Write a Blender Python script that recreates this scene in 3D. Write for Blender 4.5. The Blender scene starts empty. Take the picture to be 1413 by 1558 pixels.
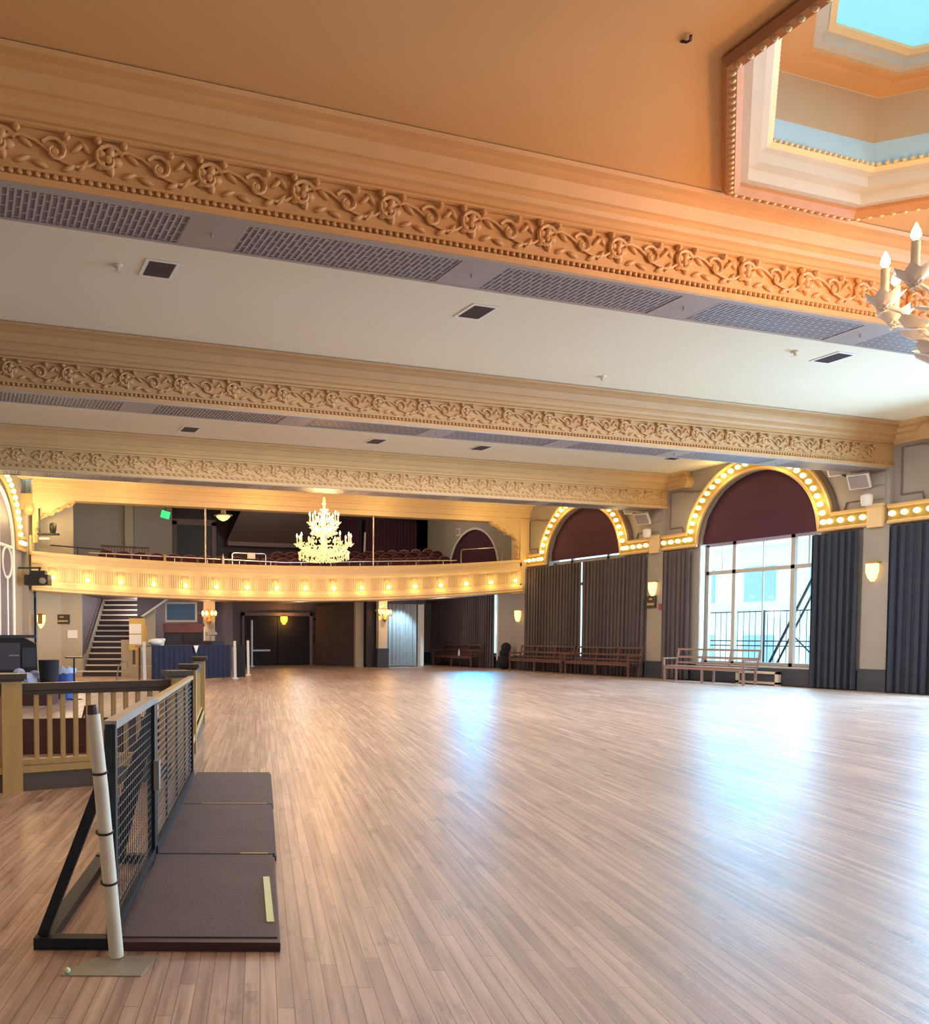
import bpy, math, random
from math import sin, cos, pi, radians
random.seed(7)
S = bpy.context.scene
COL = S.collection
A = radians(19.37)                       # heading of the left-hand side of the hall
def PQ(p, q):                            # left-hand frame -> hall frame
    return (p*cos(A) + q*sin(A), -p*sin(A) + q*cos(A))
HC = 6.16                                # ceiling height
XR = 20.45                               # window wall plane
# ------------------------------------------------------------------ mesh helper
class MB:
    def __init__(s): s.v = []; s.f = []
    def add(s, vs, fs):
        o = len(s.v); s.v += [tuple(x) for x in vs]; s.f += [tuple(i+o for i in f) for f in fs]; return s
    def box(s, cx, cy, cz, sx, sy, sz, rz=0.0, rx=0.0, ry=0.0):
        vs = []
        for dz in (-.5, .5):
            for dx, dy in ((-.5, -.5), (.5, -.5), (.5, .5), (-.5, .5)):
                x, y, z = dx*sx, dy*sy, dz*sz
                y, z = y*cos(rx)-z*sin(rx), y*sin(rx)+z*cos(rx)
                x, z = x*cos(ry)+z*sin(ry), -x*sin(ry)+z*cos(ry)
                x, y = x*cos(rz)-y*sin(rz), x*sin(rz)+y*cos(rz)
                vs.append((cx+x, cy+y, cz+z))
        return s.add(vs, [(3,2,1,0),(4,5,6,7),(0,1,5,4),(1,2,6,5),(2,3,7,6),(3,0,4,7)])
    def lim(s, x0, x1, y0, y1, z0, z1):
        return s.box((x0+x1)/2, (y0+y1)/2, (z0+z1)/2, abs(x1-x0), abs(y1-y0), abs(z1-z0))
    def bar(s, a, b, w, h=None):         # square bar between two points
        h = h or w
        d = [b[i]-a[i] for i in range(3)]; L = math.sqrt(sum(x*x for x in d)) or 1e-6; d = [x/L for x in d]
        up = (0,0,1) if abs(d[2]) < .95 else (1,0,0)
        e = (d[1]*up[2]-d[2]*up[1], d[2]*up[0]-d[0]*up[2], d[0]*up[1]-d[1]*up[0]); m = math.sqrt(sum(x*x for x in e)); e = [x/m for x in e]
        n = (e[1]*d[2]-e[2]*d[1], e[2]*d[0]-e[0]*d[2], e[0]*d[1]-e[1]*d[0])
        vs = []
        for P in (a, b):
            for i, j in ((-1,-1),(1,-1),(1,1),(-1,1)):
                vs.append(tuple(P[k]+e[k]*i*w/2+n[k]*j*h/2 for k in range(3)))
        return s.add(vs, [(0,1,2,3),(7,6,5,4),(0,4,5,1),(1,5,6,2),(2,6,7,3),(3,7,4,0)])
    def tube(s, pts, r, n=8):
        N = len(pts); vs = []; prev = None
        for i, P in enumerate(pts):
            a = pts[max(i-1,0)]; b = pts[min(i+1,N-1)]
            d = [b[k]-a[k] for k in range(3)]; L = math.sqrt(sum(x*x for x in d)) or 1e-6; d = [x/L for x in d]
            if prev is None:
                up = (0,0,1) if abs(d[2]) < .9 else (1,0,0)
            else: up = prev
            dt = sum(up[k]*d[k] for k in range(3)); u = [up[k]-dt*d[k] for k in range(3)]; m = math.sqrt(sum(x*x for x in u)) or 1e-6; u = [x/m for x in u]
            prev = u
            w = (d[1]*u[2]-d[2]*u[1], d[2]*u[0]-d[0]*u[2], d[0]*u[1]-d[1]*u[0])
            rr = r[i] if isinstance(r, (list, tuple)) else r
            for k in range(n):
                t = 2*pi*k/n
                vs.append(tuple(P[j]+rr*(cos(t)*u[j]+sin(t)*w[j]) for j in range(3)))
        fs = [(i*n+k, i*n+(k+1)%n, (i+1)*n+(k+1)%n, (i+1)*n+k) for i in range(N-1) for k in range(n)]
        fs += [tuple(range(n-1,-1,-1)), tuple((N-1)*n+k for k in range(n))]
        return s.add(vs, fs)
    def lathe(s, prof, n=12, c=(0,0,0)):
        vs = [(c[0]+r*cos(2*pi*k/n), c[1]+r*sin(2*pi*k/n), c[2]+z) for r, z in prof for k in range(n)]
        fs = [(i*n+k, i*n+(k+1)%n, (i+1)*n+(k+1)%n, (i+1)*n+k) for i in range(len(prof)-1) for k in range(n)]
        fs += [tuple(range(n-1,-1,-1)), tuple((len(prof)-1)*n+k for k in range(n))]
        return s.add(vs, fs)
    def ell(s, c, r, n=8, m=5, rot=None):
        vs = []; 
        for i in range(m+1):
            t = pi*i/m - pi/2
            for k in range(n):
                a = 2*pi*k/n; x, y, z = r[0]*max(cos(t),.02)*cos(a), r[1]*max(cos(t),.02)*sin(a), r[2]*sin(t)
                if rot: x, y, z = rot(x, y, z)
                vs.append((c[0]+x, c[1]+y, c[2]+z))
        fs = [(i*n+k, i*n+(k+1)%n, (i+1)*n+(k+1)%n, (i+1)*n+k) for i in range(m) for k in range(n)]
        fs += [tuple(range(n-1,-1,-1)), tuple(m*n+k for k in range(n))]
        return s.add(vs, fs)
    def prism(s, poly, fa, fb):          # fa, fb map a 2-D point to the two end faces
        n = len(poly); vs = [fa(p) for p in poly] + [fb(p) for p in poly]
        return s.add(vs, [tuple(range(n-1,-1,-1)), tuple(range(n,2*n))] + [(k,(k+1)%n,(k+1)%n+n,k+n) for k in range(n)])
    def grid(s, rows):                   # rows of points -> quads
        m = len(rows[0]); vs = [p for r in rows for p in r]
        return s.add(vs, [(i*m+k, i*m+k+1, (i+1)*m+k+1, (i+1)*m+k) for i in range(len(rows)-1) for k in range(m-1)])
    def build(s, name, m, parent=None, loc=(0,0,0), rz=0.0, smooth=False):
        me = bpy.data.meshes.new(name); me.from_pydata(s.v, [], s.f); me.update()
        if smooth:
            me.polygons.foreach_set('use_smooth', [True]*len(me.polygons))
            try: me.set_sharp_from_angle(angle=radians(50))
            except Exception: pass
        o = bpy.data.objects.new(name, me); COL.objects.link(o); me.materials.append(m)
        o.location = loc; o.rotation_euler = (0,0,rz)
        if parent: o.parent = parent
        return o
def tag(o, label, cat, group=None, kind=None):
    o['label'] = label; o['category'] = cat
    if group: o['group'] = group
    if kind: o['kind'] = kind
    return o
def thing(name, label, cat, loc=(0,0,0), rz=0.0, group=None):
    o = bpy.data.objects.new(name, None); COL.objects.link(o); o.location = loc; o.rotation_euler = (0,0,rz)
    o.empty_display_size = .1
    return tag(o, label, cat, group)
def struct(o, label=None):
    o['kind'] = 'structure'
    if label: o['label'] = label
    return o
def kids(o, _m={}):
    return [c for c in COL.objects if c.parent == o]
def dup(root, loc, rz, label, group=None):
    r = root.copy(); COL.objects.link(r); r.location = loc; r.rotation_euler = (0,0,rz); r['label'] = label
    if group: r['group'] = group
    for ch in kids(root):
        c = ch.copy(); COL.objects.link(c); c.parent = r
        for g in kids(ch):
            d = g.copy(); COL.objects.link(d); d.parent = c
    return r
ORD = ['leftmost','second from left','third from left','fourth from left','fifth from left','sixth from left','seventh from left','eighth from left','ninth from left','tenth from left','eleventh from left','twelfth from left','thirteenth from left','fourteenth from left','fifteenth from left','sixteenth from left','seventeenth from left','eighteenth from left','nineteenth from left','twentieth from left','twenty-first from left','twenty-second from left','twenty-third from left','twenty-fourth from left']
# ------------------------------------------------------------------ materials
def lin(c):
    if isinstance(c, str):
        c = [int(c[i:i+2],16)/255 for i in (0,2,4)]
    return tuple(((x/12.92) if x <= .04045 else ((x+.055)/1.055)**2.4) for x in c) + (1,)
def mat(name, c, rough=.6, metal=0, var=.12, scale=4, bump=0, bscale=40, emit=None, es=0, spec=.5, stretch=(1,1,1)):
    m = bpy.data.materials.new(name); m.use_nodes = True; nt = m.node_tree; N = nt.nodes; L = nt.links
    b = N['Principled BSDF']; b.inputs['Roughness'].default_value = rough; b.inputs['Metallic'].default_value = metal
    b.inputs['Specular IOR Level'].default_value = spec
    col = lin(c)
    tc = N.new('ShaderNodeTexCoord'); mp = N.new('ShaderNodeMapping'); mp.inputs['Scale'].default_value = stretch; L.new(tc.outputs['Object'], mp.inputs[0])
    nz = N.new('ShaderNodeTexNoise'); nz.inputs['Scale'].default_value = scale; nz.inputs['Detail'].default_value = 4; L.new(mp.outputs[0], nz.inputs['Vector'])
    mx = N.new('ShaderNodeMix'); mx.data_type = 'RGBA'; L.new(nz.outputs['Fac'], mx.inputs['Factor'])
    mx.inputs['A'].default_value = tuple(x*(1-var) for x in col[:3])+(1,); mx.inputs['B'].default_value = tuple(min(1,x*(1+var)) for x in col[:3])+(1,)
    L.new(mx.outputs['Result'], b.inputs['Base Color'])
    if bump:
        n2 = N.new('ShaderNodeTexNoise'); n2.inputs['Scale'].default_value = bscale; L.new(mp.outputs[0], n2.inputs['Vector'])
        bp = N.new('ShaderNodeBump'); bp.inputs['Strength'].default_value = bump; bp.inputs['Distance'].default_value = .02
        L.new(n2.outputs['Fac'], bp.inputs['Height']); L.new(bp.outputs[0], b.inputs['Normal'])
    if emit:
        b.inputs['Emission Color'].default_value = lin(emit); b.inputs['Emission Strength'].default_value = es
        m.cycles.emission_sampling = 'NONE'
    return m
def floor_mat():
    m = bpy.data.materials.new('worn_plank_floor'); m.use_nodes = True; nt = m.node_tree; N = nt.nodes; L = nt.links
    b = N['Principled BSDF']
    tc = N.new('ShaderNodeTexCoord'); mp = N.new('ShaderNodeMapping'); mp.vector_type = 'POINT'
    mp.inputs['Rotation'].default_value = (0,0,A + pi/2)     # boards run along the left-hand heading
    L.new(tc.outputs['Object'], mp.inputs[0])
    br = N.new('ShaderNodeTexBrick'); br.offset = 0; br.offset_frequency = 2; br.inputs['Scale'].default_value = 1
    br.inputs['Brick Width'].default_value = 1.7; br.inputs['Row Height'].default_value = .062; br.inputs['Mortar Size'].default_value = .0022; br.inputs['Mortar Smooth'].default_value = .3
    br.inputs['Color1'].default_value = lin('c6b0a0'); br.inputs['Color2'].default_value = lin('a78d80'); br.inputs['Mortar'].default_value = lin('755b50'); br.inputs['Bias'].default_value = 0
    sx = N.new('ShaderNodeSeparateXYZ'); L.new(mp.outputs[0], sx.inputs[0])
    dv = N.new('ShaderNodeMath'); dv.operation = 'DIVIDE'; dv.inputs[1].default_value = .062; L.new(sx.outputs['Y'], dv.inputs[0])
    fl = N.new('ShaderNodeMath'); fl.operation = 'FLOOR'; L.new(dv.outputs[0], fl.inputs[0])
    wn = N.new('ShaderNodeTexWhiteNoise'); wn.noise_dimensions = '1D'; L.new(fl.outputs[0], wn.inputs['W'])
    ma = N.new('ShaderNodeMath'); ma.operation = 'MULTIPLY_ADD'; ma.inputs[1].default_value = 9.0; L.new(wn.outputs['Value'], ma.inputs[0]); L.new(sx.outputs['X'], ma.inputs[2])
    cx_ = N.new('ShaderNodeCombineXYZ'); L.new(ma.outputs[0], cx_.inputs[0]); L.new(sx.outputs['Y'], cx_.inputs[1])
    L.new(cx_.outputs[0], br.inputs['Vector'])
    # long grain streaks
    mp2 = N.new('ShaderNodeMapping'); mp2.inputs['Scale'].default_value = (.6,14,1); L.new(mp.outputs[0], mp2.inputs[0])
    g = N.new('ShaderNodeTexNoise'); g.inputs['Scale'].default_value = 1.6; g.inputs['Detail'].default_value = 8; g.inputs['Roughness'].default_value = .62; L.new(mp2.outputs[0], g.inputs['Vector'])
    rp = N.new('ShaderNodeValToRGB'); rp.color_ramp.elements[0].position = .3; rp.color_ramp.elements[0].color = (.42,.36,.34,1); rp.color_ramp.elements[1].position = .60; rp.color_ramp.elements[1].color = (1.10,1.08,1.07,1)
    L.new(g.outputs['Fac'], rp.inputs[0])
    mu = N.new('ShaderNodeMix'); mu.data_type = 'RGBA'; mu.blend_type = 'MULTIPLY'; mu.inputs['Factor'].default_value = .85
    L.new(br.outputs['Color'], mu.inputs['A']); L.new(rp.outputs[0], mu.inputs['B'])
    # scuffs and dark marks
    mp3 = N.new('ShaderNodeMapping'); mp3.inputs['Scale'].default_value = (1.1,3.2,1); L.new(mp.outputs[0], mp3.inputs[0])
    sc = N.new('ShaderNodeTexNoise'); sc.inputs['Scale'].default_value = 2.3; sc.inputs['Detail'].default_value = 9; sc.inputs['Roughness'].default_value = .7; L.new(mp3.outputs[0], sc.inputs['Vector'])
    r2 = N.new('ShaderNodeValToRGB'); r2.color_ramp.elements[0].position = .33; r2.color_ramp.elements[0].color = (.32,.27,.28,1); r2.color_ramp.elements[1].position = .44; r2.color_ramp.elements[1].color = (1,1,1,1)
    L.new(sc.outputs['Fac'], r2.inputs[0])
    m2 = N.new('ShaderNodeMix'); m2.data_type = 'RGBA'; m2.blend_type = 'MULTIPLY'; m2.inputs['Factor'].default_value = .7
    L.new(mu.outputs['Result'], m2.inputs['A']); L.new(r2.outputs[0], m2.inputs['B'])
    # broad worn patches
    bn = N.new('ShaderNodeTexNoise'); bn.inputs['Scale'].default_value = .35; bn.inputs['Detail'].default_value = 3; L.new(tc.outputs['Object'], bn.inputs['Vector'])
    r3 = N.new('ShaderNodeValToRGB'); r3.color_ramp.elements[0].position = .35; r3.color_ramp.elements[0].color = (.86,.82,.80,1); r3.color_ramp.elements[1].position = .65; r3.color_ramp.elements[1].color = (1.05,1.03,1.02,1)
    L.new(bn.outputs['Fac'], r3.inputs[0])
    m3 = N.new('ShaderNodeMix'); m3.data_type = 'RGBA'; m3.blend_type = 'MULTIPLY'; m3.inputs['Factor'].default_value = 1
    L.new(m2.outputs['Result'], m3.inputs['A']); L.new(r3.outputs[0], m3.inputs['B'])
    L.new(m3.outputs['Result'], b.inputs['Base Color'])
    rr = N.new('ShaderNodeMapRange'); rr.inputs['To Min'].default_value = .26; rr.inputs['To Max'].default_value = .46; L.new(sc.outputs['Fac'], rr.inputs['Value']); L.new(rr.outputs[0], b.inputs['Roughness'])
    bp = N.new('ShaderNodeBump'); bp.inputs['Strength'].default_value = .22; bp.inputs['Distance'].default_value = .006
    ad = N.new('ShaderNodeMath'); ad.operation = 'SUBTRACT'; L.new(g.outputs['Fac'], ad.inputs[0]); L.new(br.outputs['Fac'], ad.inputs[1])
    L.new(ad.outputs[0], bp.inputs['Height']); L.new(bp.outputs[0], b.inputs['Normal'])
    b.inputs['Specular IOR Level'].default_value = .6
    return m
def grille_mat(name, c, dark, sx=.062, sy=.19):
    m = bpy.data.materials.new(name); m.use_nodes = True; nt = m.node_tree; N = nt.nodes; L = nt.links
    b = N['Principled BSDF']; b.inputs['Roughness'].default_value = .5
    tc = N.new('ShaderNodeTexCoord'); mp = N.new('ShaderNodeMapping'); mp.inputs['Rotation'].default_value = (0,0,pi/2); L.new(tc.outputs['Object'], mp.inputs[0])
    br = N.new('ShaderNodeTexBrick'); br.inputs['Scale'].default_value = 1; br.inputs['Brick Width'].default_value = sy; br.inputs['Row Height'].default_value = sx
    br.inputs['Mortar Size'].default_value = .019; br.inputs['Mortar Smooth'].default_value = .6
    br.inputs['Color1'].default_value = lin(dark); br.inputs['Color2'].default_value = lin(dark); br.inputs['Mortar'].default_value = lin(c)
    L.new(mp.outputs[0], br.inputs['Vector']); L.new(br.outputs['Color'], b.inputs['Base Color'])
    bp = N.new('ShaderNodeBump'); bp.inputs['Strength'].default_value = 1; bp.inputs['Distance'].default_value = .03
    L.new(br.outputs['Fac'], bp.inputs['Height']); L.new(bp.outputs[0], b.inputs['Normal'])
    return m
def glass_mat():
    m = bpy.data.materials.new('window_glass'); m.use_nodes = True; nt = m.node_tree; N = nt.nodes; L = nt.links
    N.remove(N['Principled BSDF']); tr = N.new('ShaderNodeBsdfTransparent'); tr.inputs[0].default_value = (.93,.98,1,1)
    gl = N.new('ShaderNodeBsdfGlossy'); gl.inputs['Roughness'].default_value = .05
    ms = N.new('ShaderNodeMixShader'); ms.inputs[0].default_value = .02; L.new(tr.outputs[0], ms.inputs[1]); L.new(gl.outputs[0], ms.inputs[2]); L.new(ms.outputs[0], N['Material Output'].inputs[0])
    return m
def sheer_mat():
    m = bpy.data.materials.new('sheer_cloth'); m.use_nodes = True; nt = m.node_tree; N = nt.nodes; L = nt.links
    N.remove(N['Principled BSDF']); d = N.new('ShaderNodeBsdfTranslucent'); d.inputs[0].default_value = (.9,.95,.95,1)
    t = N.new('ShaderNodeBsdfTransparent'); ms = N.new('ShaderNodeMixShader'); ms.inputs[0].default_value = .35
    L.new(d.outputs[0], ms.inputs[1]); L.new(t.outputs[0], ms.inputs[2]); L.new(ms.outputs[0], N['Material Output'].inputs[0])
    return m
M = {}
M['floor'] = floor_mat()
M['ceil_warm'] = mat('ceiling_orange_lit_plaster', 'dfac70', .8, var=.05, scale=.6)  # orange chandelier light put into the plaster colour
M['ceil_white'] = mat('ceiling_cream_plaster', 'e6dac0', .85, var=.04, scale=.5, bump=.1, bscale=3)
M['gilt1'] = mat('beam_plaster_orange_lit', 'd6a066', .55, var=.1, scale=2)  # beam plaster with the warm light on the nearest beam coloured in
M['amber_trim'] = mat('amber_cream_moulding', 'd9b27a', .5, var=.06)
M['stone'] = mat('pale_stone_plaster', 'c4baac', .6, var=.05)
M['gilt_dark'] = mat('dark_gilt_plaster', 'b07a4c', .55, var=.15, scale=6)
M['gilt2'] = mat('beam_plaster_dim_lit', 'b98f60', .6, var=.1, scale=2)  # darker copy of the beam plaster, weaker light put into the colour
M['gilt3'] = mat('beam_plaster_pale_lit', 'd3ad78', .6, var=.1, scale=2)  # paler copy of the beam plaster, light put into the colour
M['grille'] = grille_mat('beam_grille', 'ab9a95', '665a5e')
M['panel'] = mat('grille_blank_panel', 'a39690', .5, var=.06)
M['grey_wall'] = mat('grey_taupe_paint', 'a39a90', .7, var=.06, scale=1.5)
M['beige_wall'] = mat('beige_paint', 'b3a894', .7, var=.05, scale=1.2)
M['mauve_wall'] = mat('mauve_paint', '7d6a6a', .7, var=.08)
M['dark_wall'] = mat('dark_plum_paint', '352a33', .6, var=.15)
M['dark_base'] = mat('slate_base_paint', '3c3f4a', .5, var=.1)
M['cream'] = mat('cream_moulding', 'e8c995', .5, var=.06)
M['marquee'] = mat('marquee_olive_band', '9a8040', .5, var=.08)
M['white'] = mat('white_paint', 'e8e4de', .5, var=.03)
M['ivory'] = mat('ivory_paint', 'ddd0b8', .5, var=.05)
M['bulb'] = mat('lit_bulb', 'fff0c0', .3, emit='ffe08c', es=2.6)
M['flame'] = mat('lit_candle_bulb', 'fff4d8', .3, emit='ffe7b0', es=9)
M['lamp_glow'] = mat('lit_lamp_shade', 'ffe0a0', .4, emit='ffcf7a', es=1.6)
M['amber'] = mat('amber_lamp_shade', 'ffb040', .4, emit='ffb02c', es=1.8)
M['curtain'] = mat('charcoal_velvet', '5c5356', .9, var=.2, scale=3, bump=.2)
M['curtain_navy'] = mat('slate_navy_velvet', '353a48', .9, var=.2, scale=3, bump=.2)
M['curtain_brown'] = mat('brown_velvet', '50403f', .9, var=.2, scale=3, bump=.2)
M['curtain_grey'] = mat('grey_blue_satin', '8a9298', .55, var=.15, scale=3)
M['shade'] = mat('burgundy_cloth', '4a2436', .85, var=.18, scale=1.5, stretch=(1,1,5))
M['sheer'] = sheer_mat(); M['glass'] = glass_mat()
M['win_frame'] = mat('window_frame_paint', 'b9b2a8', .5, var=.05)
M['facade'] = mat('pale_stucco_facade', 'eef4f2', .8, var=.05)
M['facade_glass'] = mat('facade_window', '9fc4d8', .3, var=.1)
M['iron'] = mat('dark_iron', '2c3238', .45, metal=.3, var=.1)
M['bench'] = mat('dark_bench_wood', '6a4740', .4, var=.25, scale=6, stretch=(1,1,4))
M['bench_lit'] = mat('lit_bench_wood', '9c8078', .35, var=.2, scale=6, stretch=(1,1,4))  # bench wood copy with the brighter light on it put into the colour
M['oak'] = mat('golden_oak_wood', 'bb9a63', .45, var=.2, scale=5, stretch=(3,3,.4))
M['rail_dark'] = mat('dark_handrail_wood', '4a4038', .35, var=.2, scale=6)
M['deck'] = mat('grey_rubber_deck', '584c50', .7, var=.22, scale=3.5, bump=.15, bscale=60)
M['steel_black'] = mat('black_steel', '22242c', .4, metal=.4, var=.1)
M['steel_light'] = mat('brushed_steel', '9a948f', .4, metal=.6, var=.1)
M['steel_grey'] = mat('grey_wire', '6d6d72', .4, metal=.6, var=.1)
M['pole'] = mat('scuffed_white_pipe', 'e6d8c2', .55, var=.2, scale=10)
M['plate'] = mat('worn_zinc_plate', '9a9384', .5, metal=.3, var=.2, scale=12)
M['tape'] = mat('pale_green_tape', 'dde6b8', .6, var=.05)
M['maroon'] = mat('maroon_wood', '4a2a2c', .5, var=.2)
M['seat'] = mat('maroon_upholstery', '431c28', .85, var=.2, scale=12)
M['seat_rim'] = mat('seat_wood_rim', '8a5a58', .45, var=.2)
M['chrome'] = mat('chrome_tube', 'c9bfb8', .25, metal=.8, var=.03)
M['brass'] = mat('aged_brass', 'b58f50', .35, metal=.7, var=.15)
M['leaf'] = mat('painted_leaf_metal', 'fbf0e6', .45, var=.12, scale=14)
M['crystal'] = mat('glowing_crystal', 'fff0c8', .12, var=.05, emit='ffdd80', es=.55)  # crystal given its own glow, though it is no lamp
M['black'] = mat('black_plastic', '1d1a20', .5, var=.15)
M['blue'] = mat('blue_plastic', '3d5aa8', .4, var=.1)
M['blue_bag'] = mat('pale_blue_liner', 'b9c6e6', .5, var=.15, scale=9)
M['navy'] = mat('navy_tablecloth', '23273f', .9, var=.15, scale=3)
M['paper'] = mat('white_paper', 'eee8e0', .7, var=.03)
M['sign'] = mat('dark_sign_face', '3a322c', .45, var=.1)
M['gold_letter'] = mat('gold_lettering', 'b59a68', .5, var=.05)
M['screen'] = mat('blue_grey_screen', '3f5878', .2, var=.15, scale=2)
M['tread'] = mat('dark_stair_tread', '3a2c2e', .6, var=.15)
M['nosing'] = mat('pale_stair_nosing', 'ddd0cc', .4, var=.1)
M['stair_wall'] = mat('grey_plum_paint', '6f6772', .6, var=.1)
M['green'] = mat('lit_exit_sign', '40d080', .4, emit='30d070', es=.9)
M['yellow_board'] = mat('straw_board', 'd1ad62', .6, var=.08)
M['sky_panel'] = mat('blue_painted_skylight', '7cc4e0', .6, var=.03, emit='78cdf2', es=.55)
M['daylit_cove'] = mat('daylight_wash_plaster', 'a9c6d6', .7, var=.06)  # wash of daylight in the recess painted as a blue colour
M['recess_wall'] = mat('recess_taupe_plaster', 'b29a7c', .7, var=.06)
M['vent'] = mat('vent_dark_metal', '4c4750', .5, var=.1)
M['wreath'] = mat('dried_wreath', '7a4a40', .8, var=.4, scale=30)
M['door'] = mat('black_plum_door', '1e151c', .75, var=.2)
M['curb'] = mat('brown_grey_curb', '5b5148', .6, var=.12)
M['red'] = mat('red_plastic', 'a02c30', .4)
M['bottle'] = mat('pale_bottle', 'dfe0e8', .2)
M['bag'] = mat('black_fabric', '1e1d28', .8, var=.2, bump=.3)
M['gloss_dark'] = mat('dark_cabinet_glass', '3a3236', .2, var=.2)
# ------------------------------------------------------------------ setting: floor, ceiling, outer walls
def xleft(y): return (-7.40 + y*sin(A))/cos(A)         # left wall line at depth y
mb = MB(); mb.add([(-9,-8,0),(XR+.6,-8,0),(XR+.6,38,0),(-9,38,0)], [(0,1,2,3)]); struct(mb.build('floor', M['floor']))
# dance-hall ceiling with the octagonal opening
OC = (8.75, 4.75); OX, OY, OD, OE = 2.55, 2.4, .87, .87
def octo(g=0.0):                          # octagon grown by g
    ax, ay = OX+g, OY+g; k = g*.4142
    return [(OC[0]-OD-k,OC[1]+ay),(OC[0]+OD+k,OC[1]+ay),(OC[0]+ax,OC[1]+OE+k),(OC[0]+ax,OC[1]-OE-k),(OC[0]+OD+k,OC[1]-ay),(OC[0]-OD-k,OC[1]-ay),(OC[0]-ax,OC[1]-OE-k),(OC[0]-ax,OC[1]+OE+k)]
o8 = octo(.06); mb = MB()
outer = [(-1,7.9),(14,7.9),(XR+.3,7.9),(XR+.3,-8),(14,-8),(-1,-8),(-9,-8),(-9,7.9)]
mb.add([(x,y,HC) for x,y in o8+outer], [(i,(i+1)%8,8+(i+1)%8,8+i) for i in range(8)])
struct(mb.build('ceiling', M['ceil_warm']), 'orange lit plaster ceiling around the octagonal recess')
for nm, y0, y1 in (('ceiling_far', 7.9, 27.6), ):
    mb = MB(); mb.add([(-9,y0,HC),(XR+.3,y0,HC),(XR+.3,y1,HC),(-9,y1,HC)], [(0,1,2,3)]); struct(mb.build(nm, M['ceil_white']), 'cream plaster ceiling between the beams')
mb = MB(); mb.add([(2.3,27.6,6.75),(XR+.3,27.6,6.75),(XR+.3,37,6.75),(2.3,37,6.75)], [(0,1,2,3)]); struct(mb.build('ceiling_balcony', M['mauve_wall']))
mb = MB(); mb.lim(-9,XR+.6,-8.1,-8,0,6.2); struct(mb.build('wall_rear', M['beige_wall']))
# ------------------------------------------------------------------ octagonal recess: mouldings, walls and painted light panel
def ring(prof, name, m, parent=None):     # prof: list of (grow, z)
    mb = MB(); rows = []
    for g, z in prof:
        p = octo(g); rows.append([(x,y,z) for x,y in p+[p[0]]])
    mb.grid(rows); return mb.build(name, m, parent)
ro = thing('octagonal_ceiling_recess', 'octagonal ceiling recess with stepped mouldings and pale blue skylight panel', 'ceiling recess', (0,0,0)); ro['kind'] = 'structure'
ring([(.10,HC+.02),(.14,HC-.03),(.10,HC-.10),(.02,HC-.12),(-.03,HC-.06),(-.03,HC)], 'outer_moulding', M['gilt_dark'], ro)
ring([(-.03,HC-.02),(-.10,HC-.02),(-.10,HC+.10),(-.20,HC+.12),(-.20,HC+.22),(-.26,HC+.24)], 'white_cornice', M['stone'], ro)
ring([(-.26,HC+.24),(-.31,HC+.27),(-.26,HC+.32)], 'bead_shelf', M['cream'], ro)
ring([(-.26,HC+.30),(-.26,HC+.55)], 'daylight_wash_band', M['daylit_cove'], ro)
ring([(-.26,HC+.55),(-.34,HC+1.0)], 'recess_wall', M['recess_wall'], ro)
ring([(-.34,HC+.98),(-.54,HC+.98),(-.54,HC+1.02),(-.62,HC+1.02),(-.62,HC+1.10)], 'upper_moulding', M['gilt1'], ro)
ring([(-.60,HC+1.05),(-.69,HC+1.07),(-.69,HC+1.13),(-.75,HC+1.15)], 'upper_cornice', M['stone'], ro)
ring([(-.74,HC+1.14),(-.80,HC+1.16),(-.80,HC+1.20)], 'upper_leaf_band', M['cream'], ro)
p8 = octo(-.78); mb = MB(); mb.add([(x,y,HC+1.19) for x,y in p8], [tuple(range(8))]); mb.build('skylight_panel', M['sky_panel'], ro)
mb = MB(); q = octo(-.29); r_ = octo(.05)
for i in range(8):
    for pts, n_, z_, s_ in ((q,34,HC+.3,.028),(r_,26,HC-.105,.032)):
        a, b = pts[i], pts[(i+1)%8]; L_ = math.dist(a,b); n2 = int(L_/(.075 if s_ < .03 else .11))
        for k in range(n2):
            t = (k+.5)/n2; mb.ell((a[0]+(b[0]-a[0])*t, a[1]+(b[1]-a[1])*t, z_), (s_,s_,s_*.9), 6, 4)
mb.build('bead_rows', M['cream'], ro, smooth=True)
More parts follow.
